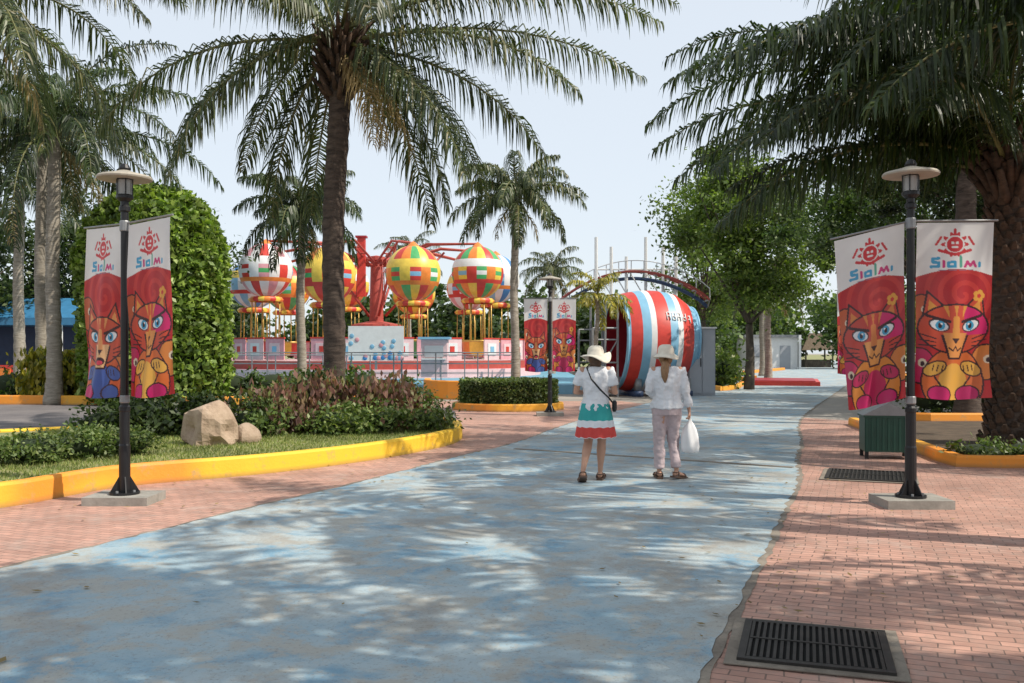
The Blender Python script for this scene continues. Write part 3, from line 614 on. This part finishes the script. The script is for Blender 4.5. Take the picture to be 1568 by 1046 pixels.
# ---------------------------------------------------------------- drain grates
def grate(name,cx,cy,wx,wy,rz,nb):
    e=empty(name,(cx,cy,0),rz); mb=MB()
    mb.box((0,0,.013),(wx+.16,wy+.16,.006),'edge'); mb.box((0,0,.0175),(wx,wy,.003),'void')
    for s in(-1,1):
        mb.box((s*wx/2,0,.022),(.04,wy+.04,.018),'iron'); mb.box((0,s*wy/2,.0215),(wx-.041,.04,.017),'iron')
    for i in range(1,nb): mb.box((-wx/2+wx*i/nb,0,.025),(.016,wy-.045,.012),'iron')
    mb.box((0,0,.033),(wx-.05,.02,.003),'iron')
    mb.obj('grate_bars',e)
grate('drain_grate',1.58,4.76,.7,.66,R(-18),22)
grate('drain_grate',4.45,11.35,.95,.95,R(-22),20)
e=empty('litter_bin',(5.5,13.4,0),R(-12)); mb=MB()
for x_ in(-.3,.3):
    for y_ in(-.22,.22): mb.box((x_,y_,.06),(.05,.05,.12),'black')
mb.box((0,0,.36),(.66,.5,.5),'binblack')
for i in range(9): mb.box((-.3+i*.075,-.256,.36),(.03,.012,.46),'binblack')
mb.box((.345,0,.37),(.03,.46,.5),'yellow'); mb.box((0,0,.625),(.7,.54,.03),'binblack')
mb.add([(-.36,-.28,.64),(.36,-.28,.64),(.36,.28,.64),(-.36,.28,.64),(0,-.28,.83),(0,.28,.83)],[(0,1,4),(2,3,5),(1,2,5,4),(3,0,4,5)],'grey')
mb.obj('bin_body',e)
# ---------------------------------------------------------------- balloon ride
RC=Vector((-7.6,51,0)); RZ=.35
sheet('plaza_floor',[(-18,34),(2.2,34),(3.2,40),(3.5,64),(-20,64)],RZ,'bluefloor')
kerb('plaza_edge',[(-18,64),(-18,33.9),(2.25,33.9),(3.3,40)],.2,RZ+.015,'cyan')
e=empty('balloon_ride'); mb=MB()
mb.lathe([(9.2,RZ),(9.2,.75),(8.9,.76),(8.9,1.15),(0,1.16)],RC,'pink',48,mf=lambda i,j:['palepink','pink','redframe','palepink'][i%4])
NP=44
for i in range(NP):
    a=2*math.pi*i/NP; c=RC+Vector((math.cos(a)*8.7,math.sin(a)*8.7,1.7)); 
    if i%7==3: continue
    mb.box(c,(.06,1.08,1.0),'palepink' if i%2 else 'pink',rz=a); out=Vector((math.cos(a),math.sin(a),0))
    mb.box(c+out*.04,(.03,.6,.6),'white' if i%2 else 'palepink',rz=a); mb.box(c+out*.06,(.03,.25,.3),'red' if i%3 else 'cyan',rz=a)
    mb.box(c+Vector((0,0,.54)),(.1,1.15,.07),'red',rz=a)
mb.lathe([(.9,1.15),(.9,2.6),(1.4,2.7),(1.4,3.1),(.4,3.3),(.32,6.6),(.5,6.7),(.5,6.9),(0,7.0)],RC,'redframe',20)
mb.box(RC+Vector((-.6,-1.4,6.2)),(.42,.35,3.2),'red'); mb.box(RC+Vector((-.6,-1.4,7.85)),(.6,.5,.1),'darkred')
mb.obj('platform',e)
nb=10
for i in range(nb):
    mb=MB(); a=R(36*i+6); c=RC+Vector((math.cos(a)*6.7,math.sin(a)*6.7,0)); zb=5.5+.25*math.sin(i*2.2+1); r=1.36
    top=c+Vector((0,0,zb+r+.15)); dr=Vector((math.cos(a),math.sin(a),0)); sd_=Vector((-math.sin(a),math.cos(a),0))
    for o in (-.18,.18):
        mb.tube([RC+dr*.4+sd_*o+Vector((0,0,6.4)),RC+dr*3.6+sd_*o+Vector((0,0,7.4)),top+sd_*o*.5],[.07,.07,.05],'redframe',5)
    if i%2==0: mb.tube([RC+dr*.5+Vector((0,0,3.6)),RC+dr*3.8+Vector((0,0,7.2))],[.08,.06],'redframe',6)
    for q in (.25,.5,.75):
        p1=RC+dr*(.4+3.2*q)+Vector((0,0,6.4+1.0*q)); mb.tube([p1-sd_*.18,p1+sd_*.18],.04,'redframe',4)
        if i%2==0: mb.tube([p1,RC+dr*(.5+3.3*q)+Vector((0,0,3.6+3.6*q))],.03,'redframe',4)
    ri=20; sg=32
    prof=[(max(.02,r*math.sin(math.pi*q/ri)),zb+r*1.02*math.cos(math.pi*q/ri)) for q in range(ri)]; prof.append((.34,zb-r*1.08))
    pal=[['red','yellow','orangep','yellow'],['cyan','white','blue','white'],['green','yellow','red','orangep'],['red','white','pink','white'],['yellow','red','green','orangep']][(i*2+1)%5]
    def mf(ii,jj,pal=pal,i=i):
        g=jj//2
        if ii<2: return 'red' if i%2 else 'orangep'
        if ii in(7,8): return 'yellow' if i%3 else 'white'
        if ii in(9,10,11): return pal[(g+2)%4] if ii!=10 or g%2 else ['green','red','cyan','white'][(g//2+i)%4]
        if ii in (12,): return 'red' if i%2 else 'orangep'
        if ii>=18: return 'gold'
        return pal[(g+(1 if ii>12 else 0))%4]
    mb.lathe(prof,c,'red',sg,mf=mf)
    mb.lathe([(0,zb+r+.25),(.12,zb+r+.18),(.28,zb+r+.03),(.34,zb+r-.08)],c,'orangep',12)
    zk=1.9
    mb.lathe([(.78,zb-r*1.0),(.9,zb-r*1.0-.12),(.82,zb-r*1.0-.25)],c,'red',18,mf=lambda i_,j_:['red','yellow','orangep'][j_%3])
    for q in range(6):
        t=q*1.0472; mb.tube([c+Vector((.7*math.cos(t),.7*math.sin(t),zb-r*1.05)),c+Vector((.74*math.cos(t),.74*math.sin(t),zk))],.03,'gold',6)
    mb.lathe([(.45,1.35),(.78,1.6),(.82,2.1),(.86,2.12),(.86,2.2),(.78,2.2),(.7,1.7),(0,1.6)],c,'red',18,mf=lambda i_,j_:pal[j_//3%len(pal)] if i_<2 else 'gold')
    mb.obj('balloon_gondola',e,True)
def railing(name,a,b,z,h=1.15,n=14,k='grey'):
    A_=Vector((*a,z)); B_=Vector((*b,z)); mb=MB()
    for t in (1,.66,.33): mb.tube([A_+Vector((0,0,h*t)),B_+Vector((0,0,h*t))],.025 if t==1 else .016,k,6)
    for i in range(n+1): 
        p=A_.lerp(B_,i/n); mb.tube([p,p+Vector((0,0,h))],.025,k,6)
    mb.obj(name)
railing('metal_railing',(-12.5,34.6),(.3,34.6),RZ,1.2,8)
railing('metal_railing',(-12,38.5),(0,38.5),RZ,1.1,12)
mb=MB(); mb.box((-5.9,39.5,1.95),(2.4,.08,1.5),'white')
for i in range(26): 
    mb.ell((-7.0+rng.random()*2.2,39.45,1.3+rng.random()**2*1.0),(.1,.02,.1),rng.choice(['cyan','blue','pink','cyan']),8,6)
mb.box((-5.9,39.5,1.0),(.1,.1,.38),'grey'); mb.tube([(-7.0,39.6,RZ),(-7.0,39.6,2.7)],.04,'grey',6); mb.tube([(-4.8,39.6,RZ),(-4.8,39.6,2.7)],.04,'grey',6); mb.obj('ride_signboard')
mb=MB(); mb.box((-3.3,39,1.3),(1.1,1.0,1.6),'palepink'); mb.box((-3.3,38.98,2.16),(1.35,1.2,.1),'cyan'); mb.box((-3.3,38.48,1.6),(.8,.04,.5),'cabinet'); mb.box((-3.3,38.4,1.28),(1.0,.25,.05),'white'); mb.obj('ticket_booth')
e=empty('amusement_stall',(-21.5,41,0)); mb=MB()
mb.box((0,0,2.9),(8,3,.3),'roof_blue'); mb.add([(-4,-1.5,3.06),(4,-1.5,3.06),(4,1.5,3.06),(-4,1.5,3.06),(-3,0,4),(3,0,4)],[(0,1,5,4),(2,3,4,5),(1,2,5),(3,0,4)],'roof_blue')
for i in range(5): mb.tube([(-3.8+i*1.9,-1.4,0),(-3.8+i*1.9,-1.4,2.8)],.06,'white',6)
mb.box((0,-1.2,.5),(7.6,.4,1),'red'); 
for i in range(8): mb.box((-3.4+i*.95,-1.42,.6),(.5,.05,.5),['yellow','cyan','white','orangep'][i%4])
mb.box((0,1.3,1.4),(7.8,.1,2.7),'navy'); mb.obj('stall_frame',e)
# ---------------------------------------------------------------- barrel ride
e=empty('striped_barrel_ride',(3.75,33.0,0),R(9)); mb=MB()
zc=1.95; sg=48; nx_=28; LB=2.75
def prad(t): return 1.5+.36*math.sin(math.pi*min(1,.18+t*.8))-.28*max(0,t-.75)/.25
vs=[]
for i in range(nx_+1):
    t=i/nx_; r=prad(t)
    for j in range(sg):
        th=2*math.pi*j/sg
        vs.append(Vector((t*LB+.05*math.sin(th),r*math.cos(th),zc+r*math.sin(th))))
def bandof(i,j):
    if i==0: return 'cyan'
    if i>=nx_-3: return 'cyan'
    return ['red','red','cyan','white','red','red','cyan','white','red','red'][int(i/(nx_-3)*10)]
o=len(mb.v); mb.v.extend([tuple(v) for v in vs])
for i in range(nx_):
    for j in range(sg): mb.f.append([o+i*sg+j,o+i*sg+(j+1)%sg,o+(i+1)*sg+(j+1)%sg,o+(i+1)*sg+j]); mb.m.append(mb.mi(bandof(i,j)))
mb.add([Vector((p.x,p.y*.965,zc+(p.z-zc)*.965)) for p in vs],[(i*sg+j,i*sg+(j+1)%sg,(i+1)*sg+(j+1)%sg,(i+1)*sg+j) for i in range(nx_) for j in range(sg)],'darkred')
rE=prad(1)
mb.add([Vector((LB-.08,(rE-.02)*math.cos(2*math.pi*j/sg),zc+(rE-.02)*math.sin(2*math.pi*j/sg))) for j in range(sg)],[tuple(range(sg))],'cyan')
for x_,r,k_ in ((0,prad(0),'cyan'),(LB,prad(1),'cyan')):
    p=[Vector((x_+.05*math.sin(2*math.pi*j/sg),r*math.cos(2*math.pi*j/sg),zc+r*math.sin(2*math.pi*j/sg))) for j in range(sg+1)]; mb.tube(p,.06,k_,6,cap=False)
# raised white lettering on the camera-facing flank
for n_ in range(5):
    x0=1.45+n_*.2
    for dx_,dth,wx,hz_ in ((-.06,0,.03,.3),(.05,0,.03,.3),(0,(-.07 if n_%2 else .08),.1,.035),(0,0,.1,.035)):
        r=prad(x0/LB)+.014
        c=Vector((x0+dx_,-r*math.cos(R(28)+dth),zc+r*math.sin(R(28)+dth)))
        mb.box(c,(wx,.03,hz_),'white',rot=Matrix.Rotation(-(R(28)+dth),3,'X'))
for x_ in(.5,2.3): mb.box((x_,0,.1),(.3,2.6,.2),'navy'); mb.box((x_,-1.1,.42),(.2,.3,.44),'grey'); mb.box((x_,1.1,.42),(.2,.3,.44),'grey')
mb.obj('barrel_shell',e,True)
mb=MB()   # steel access frame in front of the opening
for x_ in(-1.15,-.7,-.25):
    for y_ in(-1.2,.9): mb.tube([(x_,y_,0),(x_,y_,3.5 if x_>-1 else 2.4)],.045,'grey',6)
for z_ in(.5,1.2,2.0,2.4): 
    mb.tube([(-1.15,-1.2,z_),(-.25,-1.2,z_)],.03,'grey',6); mb.tube([(-1.15,.9,z_),(-.25,.9,z_)],.03,'grey',6)
for z_ in(2.4,3.5): mb.tube([(-.7,-1.2,z_),(-.25,-1.2,z_)],.035,'grey',6); mb.tube([(-.7,-1.2,z_),(-.7,.9,z_)],.035,'grey',6)
mb.tube([(-1.15,-1.2,.5),(-.25,-1.2,2.0)],.025,'grey',5); mb.box((-.7,-.15,.46),(1.0,2.2,.06),'grey'); mb.obj('access_frame',e)
mb=MB(); mb.box((6.75,32.8,1.2),(.95,.9,2.4),'cabinet'); mb.box((6.52,32.33,1.2),(.42,.03,2.2),'cabinet'); mb.box((6.98,32.33,1.2),(.42,.03,2.2),'cabinet'); mb.box((6.7,32.3,1.2),(.03,.04,.3),'black'); mb.box((6.75,32.8,2.43),(1.05,1,.05),'white')
for i in range(6): mb.box((6.52,32.31,1.8+i*.05),(.28,.012,.02),'black')
mb.obj('control_cabinet')
e=empty('roller_coaster'); mb=MB()
pt=[]
for i in range(25):
    t=i/24; x_=2.2+6.6*t; pt.append(Vector((x_,43.5-3*t,3.9+1.4*math.sin(math.pi*t)**.8)))
for o,k in ((Vector((0,0,0)),'redframe'),(Vector((0,.9,.05)),'redframe'),(Vector((0,.45,-.3)),'navy')): mb.tube([p+o for p in pt],.06 if k!='navy' else .09,k,6)
for p in pt[::2]: mb.tube([p,p+Vector((0,.9,0))],.04,'grey',5); mb.tube([p,p+Vector((0,.45,-.3))],.03,'grey',5); mb.tube([p,p+Vector((0,0,.5))],.025,'white',5)
mb.tube([p+Vector((0,0,.5)) for p in pt],.025,'white',5)
for i,x_ in enumerate((3.9,4.6,5.3,6.2,7.0,7.6)): mb.tube([(x_,42.2,0),(x_,42.2,6.9-.45*(i%3))],.075,'white',6)
for z_ in (2.6,4.2,5.4): mb.tube([(3.9,42.2,z_),(7.6,42.2,z_)],.04,'white',5)
for i in range(5): mb.tube([(3.9+i*.75,42.2,2.6),(4.6+i*.75,42.2,4.2)],.03,'white',5); mb.tube([(3.9+i*.75,42.25,5.4),(4.6+i*.75,42.25,4.2)],.03,'white',5)
mb.obj('coaster_track',e)
e=empty('white_building',(24.6,88,0)); mb=MB(); mb.box((0,0,1.5),(4.8,4,3),'white'); mb.box((0,0,3.1),(5.4,4.6,.25),'grey'); mb.box((1.2,-2.02,1.1),(1,.06,2.2),'cabinet')
mb.box((-1.2,-2.02,1.7),(1.2,.06,1),'cabinet'); mb.box((-1.2,-2.06,1.15),(1.4,.1,.08),'grey'); mb.box((2.4,-2.6,1.6),(.2,.2,3.2),'white'); mb.obj('walls',e)
e=empty('thatched_hut',(32,96,0)); mb=MB(); 
for x_ in(-1.4,1.4):
    for y_ in(-1.2,1.2): mb.tube([(x_,y_,0),(x_,y_,2)],.09,'bark',6)
mb.add([(-2,-1.8,1.8),(2,-1.8,1.8),(2,1.8,1.8),(-2,1.8,1.8),(-.6,0,3.6),(.6,0,3.6)],[(0,1,5,4),(2,3,4,5),(1,2,5),(3,0,4)],'thatch'); mb.box((0,0,.4),(2.6,2.2,.8),'bark'); mb.obj('hut_frame',e)
# ---------------------------------------------------------------- people
def fin(ob,vox,sm=4,wr=0):
    m=ob.modifiers.new('r','REMESH'); m.mode='VOXEL'; m.voxel_size=vox; m.use_smooth_shade=True
    s=ob.modifiers.new('s','SMOOTH'); s.iterations=sm; s.factor=.5
    if wr:
        t=bpy.data.textures.new('wr','CLOUDS'); t.noise_scale=.09; t.noise_depth=2
        dd=ob.modifiers.new('w','DISPLACE'); dd.texture=t; dd.strength=wr; dd.mid_level=.5
def hand(mb,w_,dr,nrm,side,curl):
    w_=Vector(w_); dr=Vector(dr).normalized(); nrm=Vector(nrm); nrm=(nrm-dr*nrm.dot(dr)).normalized(); s=dr.cross(nrm)*side
    mb.tube([w_-dr*.02,w_+dr*.02,w_+dr*.06,w_+dr*.088],[(.024,.02),(.033,.016),(.04,.015),(.036,.012)],'skin',10,ref=tuple(s))
    for i,l in enumerate((.066,.074,.069,.055)):
        p=w_+dr*.08+s*(.03-.0205*i); pts=[p-dr*.015]; a=0
        for q,f in enumerate((.45,.32,.25)):
            a+=curl*(.5 if q==0 else 1)
            if q==0: pts.append(p)
            pts.append(pts[-1]+(dr*math.cos(a)+nrm*math.sin(a))*l*f)
        mb.tube(pts,[.0085,.0085,.008,.0075,.0055],'skin',7)
    p=w_+dr*.025+s*.025; d1=(dr*.6+s*.65+nrm*.35).normalized(); d2=(dr*.85+s*.2+nrm*.45).normalized()
    mb.tube([p,p+d1*.035,p+d1*.035+d2*.03,p+d1*.035+d2*.052],[.0125,.011,.0095,.007],'skin',7)
def limb(mb,a,b,c,r,k='skin'):
    a,b,c=Vector(a),Vector(b),Vector(c)
    mb.tube([a,a.lerp(b,.35),a.lerp(b,.8),b,b.lerp(c,.3),b.lerp(c,.7),c],r,k,12)
def head(mb,c,yaw):
    rot=Matrix.Rotation(yaw,3,'Z'); c=Vector(c)
    mb.ell(c,(.074,.092,.105),'skin',18,14,rot); mb.ell(c+rot@Vector((0,.03,-.055)),(.052,.06,.06),'skin',12,10,rot)
    mb.tube([c+rot@Vector((0,.085,.01)),c+rot@Vector((0,.108,-.022))],[.008,.014],'skin',8)
    for s in(-1,1): mb.ell(c+rot@Vector((s*.076,-.005,-.01)),(.01,.02,.032),'skin',8,8,rot)
    return rot
def faceparts(e,c,rot):
    c=Vector(c); mb=MB()
    for s in(-1,1): mb.ell(c+rot@Vector((s*.03,.083,.006)),(.013,.008,.007),'eye',8,6,rot); mb.tube([c+rot@Vector((s*.045,.083,.03)),c+rot@Vector((s*.018,.092,.032))],.003,'hair',5)
    mb.ell(c+rot@Vector((0,.088,-.055)),(.022,.006,.008),'lip',8,6,rot); mb.obj('face',e,True)
def foot(mb,an,yaw,pitch=0):
    an=Vector(an); rot=Matrix.Rotation(yaw,3,'Z')@Matrix.Rotation(pitch,3,'X')
    pts=[(0,-.055,-.045),(0,-.02,-.03),(0,.05,-.035),(0,.12,-.05),(0,.165,-.056),(0,.19,-.058)]; rr=[(.022,.022),(.032,.036),(.035,.028),(.043,.02),(.038,.015),(.022,.01)]
    mb.tube([an+rot@Vector(p) for p in pts],rr,'skin',10,ref=tuple(rot@Vector((1,0,0)))); return rot
def sandal(mb,an,rot,k='leather'):
    an=Vector(an)
    o=[(-.035,-.075),(-.045,.0),(-.04,.06),(-.05,.13),(-.035,.195),(0,.21),(.035,.195),(.05,.13),(.04,.06),(.045,0),(.035,-.075)]
    t=[an+rot@Vector((x_,y_,-.066)) for x_,y_ in o]; b_=[an+rot@Vector((x_,y_,-.088)) for x_,y_ in o]; n=len(o)
    mb.add(t+b_,[tuple(range(n)),tuple(range(2*n-1,n-1,-1))]+[(i,(i+1)%n,n+(i+1)%n,n+i) for i in range(n)],k)
    for yy,h,w_ in((.12,-.022,.05),(.0,-.0,.042)):
        mb.tube([an+rot@Vector((math.cos(q)*w_,yy,-.07+math.sin(q)*(h+.07))) for q in np.linspace(0,math.pi,9)],[(.012,.004)]*9,k,6)
    mb.tube([an+rot@Vector((math.cos(q)*.036,-.02-math.sin(q)*.05,-.02)) for q in np.linspace(0,math.pi,9)],.006,k,6)
def hat(e,c,yaw,rb,wave,crown=.1):
    c=Vector(c); mb=MB(); sg=40; prof=[(.0,crown),(.05,crown-.002),(.082,crown-.018),(.098,crown*.5),(.104,0),(.13,-.01),(.16,-.02),(rb*.85,-.032),(rb,-.042)]
    if rb<.17: prof=[(.0,crown),(.05,crown-.002),(.082,crown-.018),(.098,crown*.5),(.104,0),(.12,-.012),(.135,-.024),(.152,-.038),(rb,-.05)]
    vs=[]
    for i,(r,z) in enumerate(prof):
        for j in range(sg):
            th=2*math.pi*j/sg; wv=max(0,(r-.11))*wave*(math.sin(2*th+.5)+.6*math.sin(3*th)); vs.append(c+Vector((r*.93*math.cos(th),r*math.sin(th),z+wv)))
    mb.add(vs,[(i*sg+j,i*sg+(j+1)%sg,(i+1)*sg+(j+1)%sg,(i+1)*sg+j) for i in range(len(prof)-1) for j in range(sg)],'hat')
    mb.tube([c+Vector((.0985*math.cos(t)*.95,.1025*math.sin(t)*1.0,.02)) for t in np.linspace(0,6.283,30)],[(.012,.004)]*30,'palepink',5,ref=(0,0,1),cap=False)
    ob=mb.obj('sun_hat',e,True); sm=ob.modifiers.new('s','SOLIDIFY'); sm.thickness=.006
def torso(mb,k,g=0,zlo=.78,hips=.165):
    lv=[(.80,hips,.115),(.88,hips,.118),(.98,.135,.098),(1.08,.128,.092),(1.18,.145,.102),(1.27,.158,.1),(1.33,.15,.085),(1.365,.10,.065)]
    lv=[l for l in lv if l[0]>=zlo-.001]
    mb.tube([(0,.0,z) for z,_,_ in lv],[(a+g,b_+g) for _,a,b_ in lv],k,20,ref=(1,0,0))
# ---- woman 1
e=empty('woman_in_skirt',(1.0,10.9,.014),R(-8)); mb=MB(); torso(mb,'skin')
HC=(0.0,.03,1.465)
mb.tube([(0,0,1.34),(0,.01,1.40),(0,.02,1.44)],[.055,.048,.05],'skin',12); rt=head(mb,HC,R(-15))
for s in(-1,1): mb.ell((s*.15,0,1.315),(.06,.055,.055),'skin')
kL,aL=(-.085,-.01,.47),(-.14,-.2,.13); kR,aR=(.07,.07,.46),(.05,.12,.09)
LR=[.083,.08,.062,.052,.056,.037,.028]
limb(mb,(-.08,0,.86),kL,aL,LR); limb(mb,(.08,0,.86),kR,aR,LR)
r1=foot(mb,aL,R(8),R(-24)); r2=foot(mb,aR,R(-5))
AR=[.045,.042,.036,.034,.034,.026,.02]
shL,elL,wrL=(-.17,0,1.31),(-.235,.0,1.06),(-.13,.19,1.05); shR,elR,wrR=(.17,0,1.31),(.235,-.02,1.06),(.14,.2,1.08)
limb(mb,shL,elL,wrL,AR); limb(mb,shR,elR,wrR,AR)
hand(mb,wrL,(.6,.75,.1),(0.3,-.1,1),-1,.6); hand(mb,wrR,(-.5,.8,.2),(-.4,-.1,1),1,.6)
ob=mb.obj('body',e,True); fin(ob,.0055,3); faceparts(e,HC,rt)
mb=MB(); torso(mb,'shirt',.022,.88)
mb.tube([(0,0,.84),(0,0,.9)],[(.19,.14),(.18,.135)],'shirt',20,ref=(1,0,0))
for sh,el_ in((shL,elL),(shR,elR)):
    sh,el_=Vector(sh),Vector(el_); mb.tube([sh.lerp(Vector((0,0,1.32)),.5),sh,sh.lerp(el_,.3),sh.lerp(el_,.66)],[.06,.066,.064,.068],'shirt',14)
ob=mb.obj('t_shirt',e,True); fin(ob,.009,4,.04)
mb=MB(); zz=[.93,.89,.84,.78,.735,.73,.69,.655,.65,.615,.575,.53,.525]; sg=72; vs=[]
for z in zz:
    t=(.93-z)/.405; rx=.165+.075*t**.8; ry=.125+.085*t**.8
    for j in range(sg):
        th=2*math.pi*j/sg; pl=1+.055*t*math.sin(th*13+.6*math.sin(th*3)); vs.append((rx*pl*math.cos(th),ry*pl*math.sin(th),z+.008*t*math.sin(th*13)))
sm_=['teal','teal','teal','teal','teal','shirt','shirt','shirt','redcloth','redcloth','redcloth','shirt']
for i in range(len(zz)-1): mb.add(vs[i*sg:(i+2)*sg],[(j,(j+1)%sg,sg+(j+1)%sg,sg+j) for j in range(sg)],sm_[i])
mb.obj('skirt',e,True)
mb=MB(); c=Vector(HC)
mb.ell(c+Vector((0,-.022,.0)),(.084,.088,.108),'hair',18,14); mb.ell(c+Vector((0,-.05,-.07)),(.07,.045,.06),'hair',12,10); mb.obj('hair',e,True)
hat(e,(HC[0],HC[1]-.01,HC[2]+.045),0,.2,.5,.105)
mb=MB(); sandal(mb,aL,r1); sandal(mb,aR,r2); mb.obj('sandals',e)
mb=MB(); mb.tube([(-.07,.02,1.4),(-.1,-.075,1.36),(-.04,-.135,1.22),(.06,-.13,1.1),(.16,-.09,1.0),(.2,0,.94)],[(.01,.004)]*6,'black',6); mb.tube([(-.07,.02,1.4),(-.04,.13,1.25),(.08,.14,1.08),(.2,.03,.94)],[(.01,.004)]*4,'black',6)
mb.tube([(.225,.03,.83),(.225,.03,.86),(.225,.03,.94),(.225,.03,.965)],[(.02,.06),(.03,.09),(.03,.09),(.015,.07)],'black',14,ref=(1,0,0)); mb.obj('shoulder_bag',e)
# ---- woman 2
e=empty('woman_in_trousers',(1.88,11.05,.014),R(-3)); mb=MB(); torso(mb,'skin'); HC=(-.01,.03,1.475)
mb.tube([(0,0,1.34),(0,.01,1.40),(0,.02,1.44)],[.055,.048,.05],'skin',12); rt=head(mb,HC,R(-20))
for s in(-1,1): mb.ell((s*.15,0,1.315),(.06,.055,.055),'skin')
kL,aL=(-.09,.03,.47),(-.085,.06,.09); kR,aR=(.085,.09,.47),(.12,.02,.1)
limb(mb,(-.08,0,.86),kL,aL,LR); limb(mb,(.08,0,.86),kR,aR,LR); r1=foot(mb,aL,R(4)); r2=foot(mb,aR,R(-45),R(-8))
shL,elL,wrL=(-.165,0,1.31),(-.22,-.03,1.08),(-.14,.16,1.0); shR,elR,wrR=(.165,0,1.31),(.225,-.02,1.06),(.275,.04,.83)
limb(mb,shL,elL,wrL,AR); limb(mb,shR,elR,wrR,AR)
hand(mb,wrL,(.4,.85,-.1),(.4,0,1),-1,.6); hand(mb,wrR,(.05,.05,-1),(-1,.0,0),-1,1.25)
ob=mb.obj('body',e,True); fin(ob,.0055,3); faceparts(e,HC,rt)
mb=MB(); torso(mb,'shirt',.034,.88); mb.tube([(0,0,.86),(0,0,.93)],[(.205,.155),(.2,.15)],'shirt',20,ref=(1,0,0))
for a_,b_,c_ in((shL,elL,wrL),(shR,elR,wrR)):
    a_,b_,c_=Vector(a_),Vector(b_),Vector(c_); mb.tube([a_.lerp(Vector((0,0,1.32)),.5),a_,a_.lerp(b_,.5),b_,b_.lerp(c_,.45),b_.lerp(c_,.8)],[.06,.068,.062,.058,.052,.046],'shirt',14)
ob=mb.obj('long_sleeved_shirt',e,True); fin(ob,.009,4,.045)
mb=MB(); mb.tube([(0,0,.78),(0,0,.86),(0,0,.93)],[(.175,.13),(.18,.13),(.155,.115)],'trouser',20,ref=(1,0,0))
for s,k_,a_ in((-1,kL,aL),(1,kR,aR)):
    h_=Vector((s*.085,0,.84)); k_,a_=Vector(k_),Vector(a_); mb.tube([h_,h_.lerp(k_,.5),k_,k_.lerp(a_,.5),k_.lerp(a_,.9)],[.095,.088,.072,.062,.06],'trouser',16)
ob=mb.obj('trousers',e,True); fin(ob,.009,4,.04)
mb=MB(); c=Vector(HC); mb.ell(c+Vector((0,-.022,.0)),(.083,.088,.106),'blond',18,14)
mb.tube([c+Vector((-.01,-.09,-.02)),c+Vector((-.02,-.135,-.07)),c+Vector((-.03,-.16,-.15)),c+Vector((-.03,-.165,-.23)),c+Vector((-.025,-.16,-.3))],[(.03,.025),(.045,.03),(.05,.03),(.04,.025),(.012,.01)],'blond',12,ref=(1,0,0)); mb.obj('hair',e,True)
hat(e,(HC[0],HC[1]-.01,HC[2]+.045),0,.165,.3,.11)
mb=MB(); sandal(mb,aL,r1); sandal(mb,aR,r2); mb.obj('sandals',e)
mb=MB(); sg=24; prof=[(.012,.0),(.02,-.03),(.05,-.07),(.085,-.13),(.105,-.22),(.11,-.34),(.1,-.4),(.06,-.42),(0,-.42)]
vs=[]
for r,z in prof:
    for j in range(sg):
        th=2*math.pi*j/sg; rr=r*(1+.12*math.sin(th*5+z*9)); vs.append((.285+rr*math.cos(th)*.95,.045+rr*.6*math.sin(th),.735+z))
mb.add(vs,[(i*sg+j,i*sg+(j+1)%sg,(i+1)*sg+(j+1)%sg,(i+1)*sg+j) for i in range(len(prof)-1) for j in range(sg)],'plastic')
mb.tube([(.27,.02,.74),(.283,.045,.765),(.29,.08,.735)],.008,'plastic',6); mb.obj('plastic_carrier_bag',e,True)
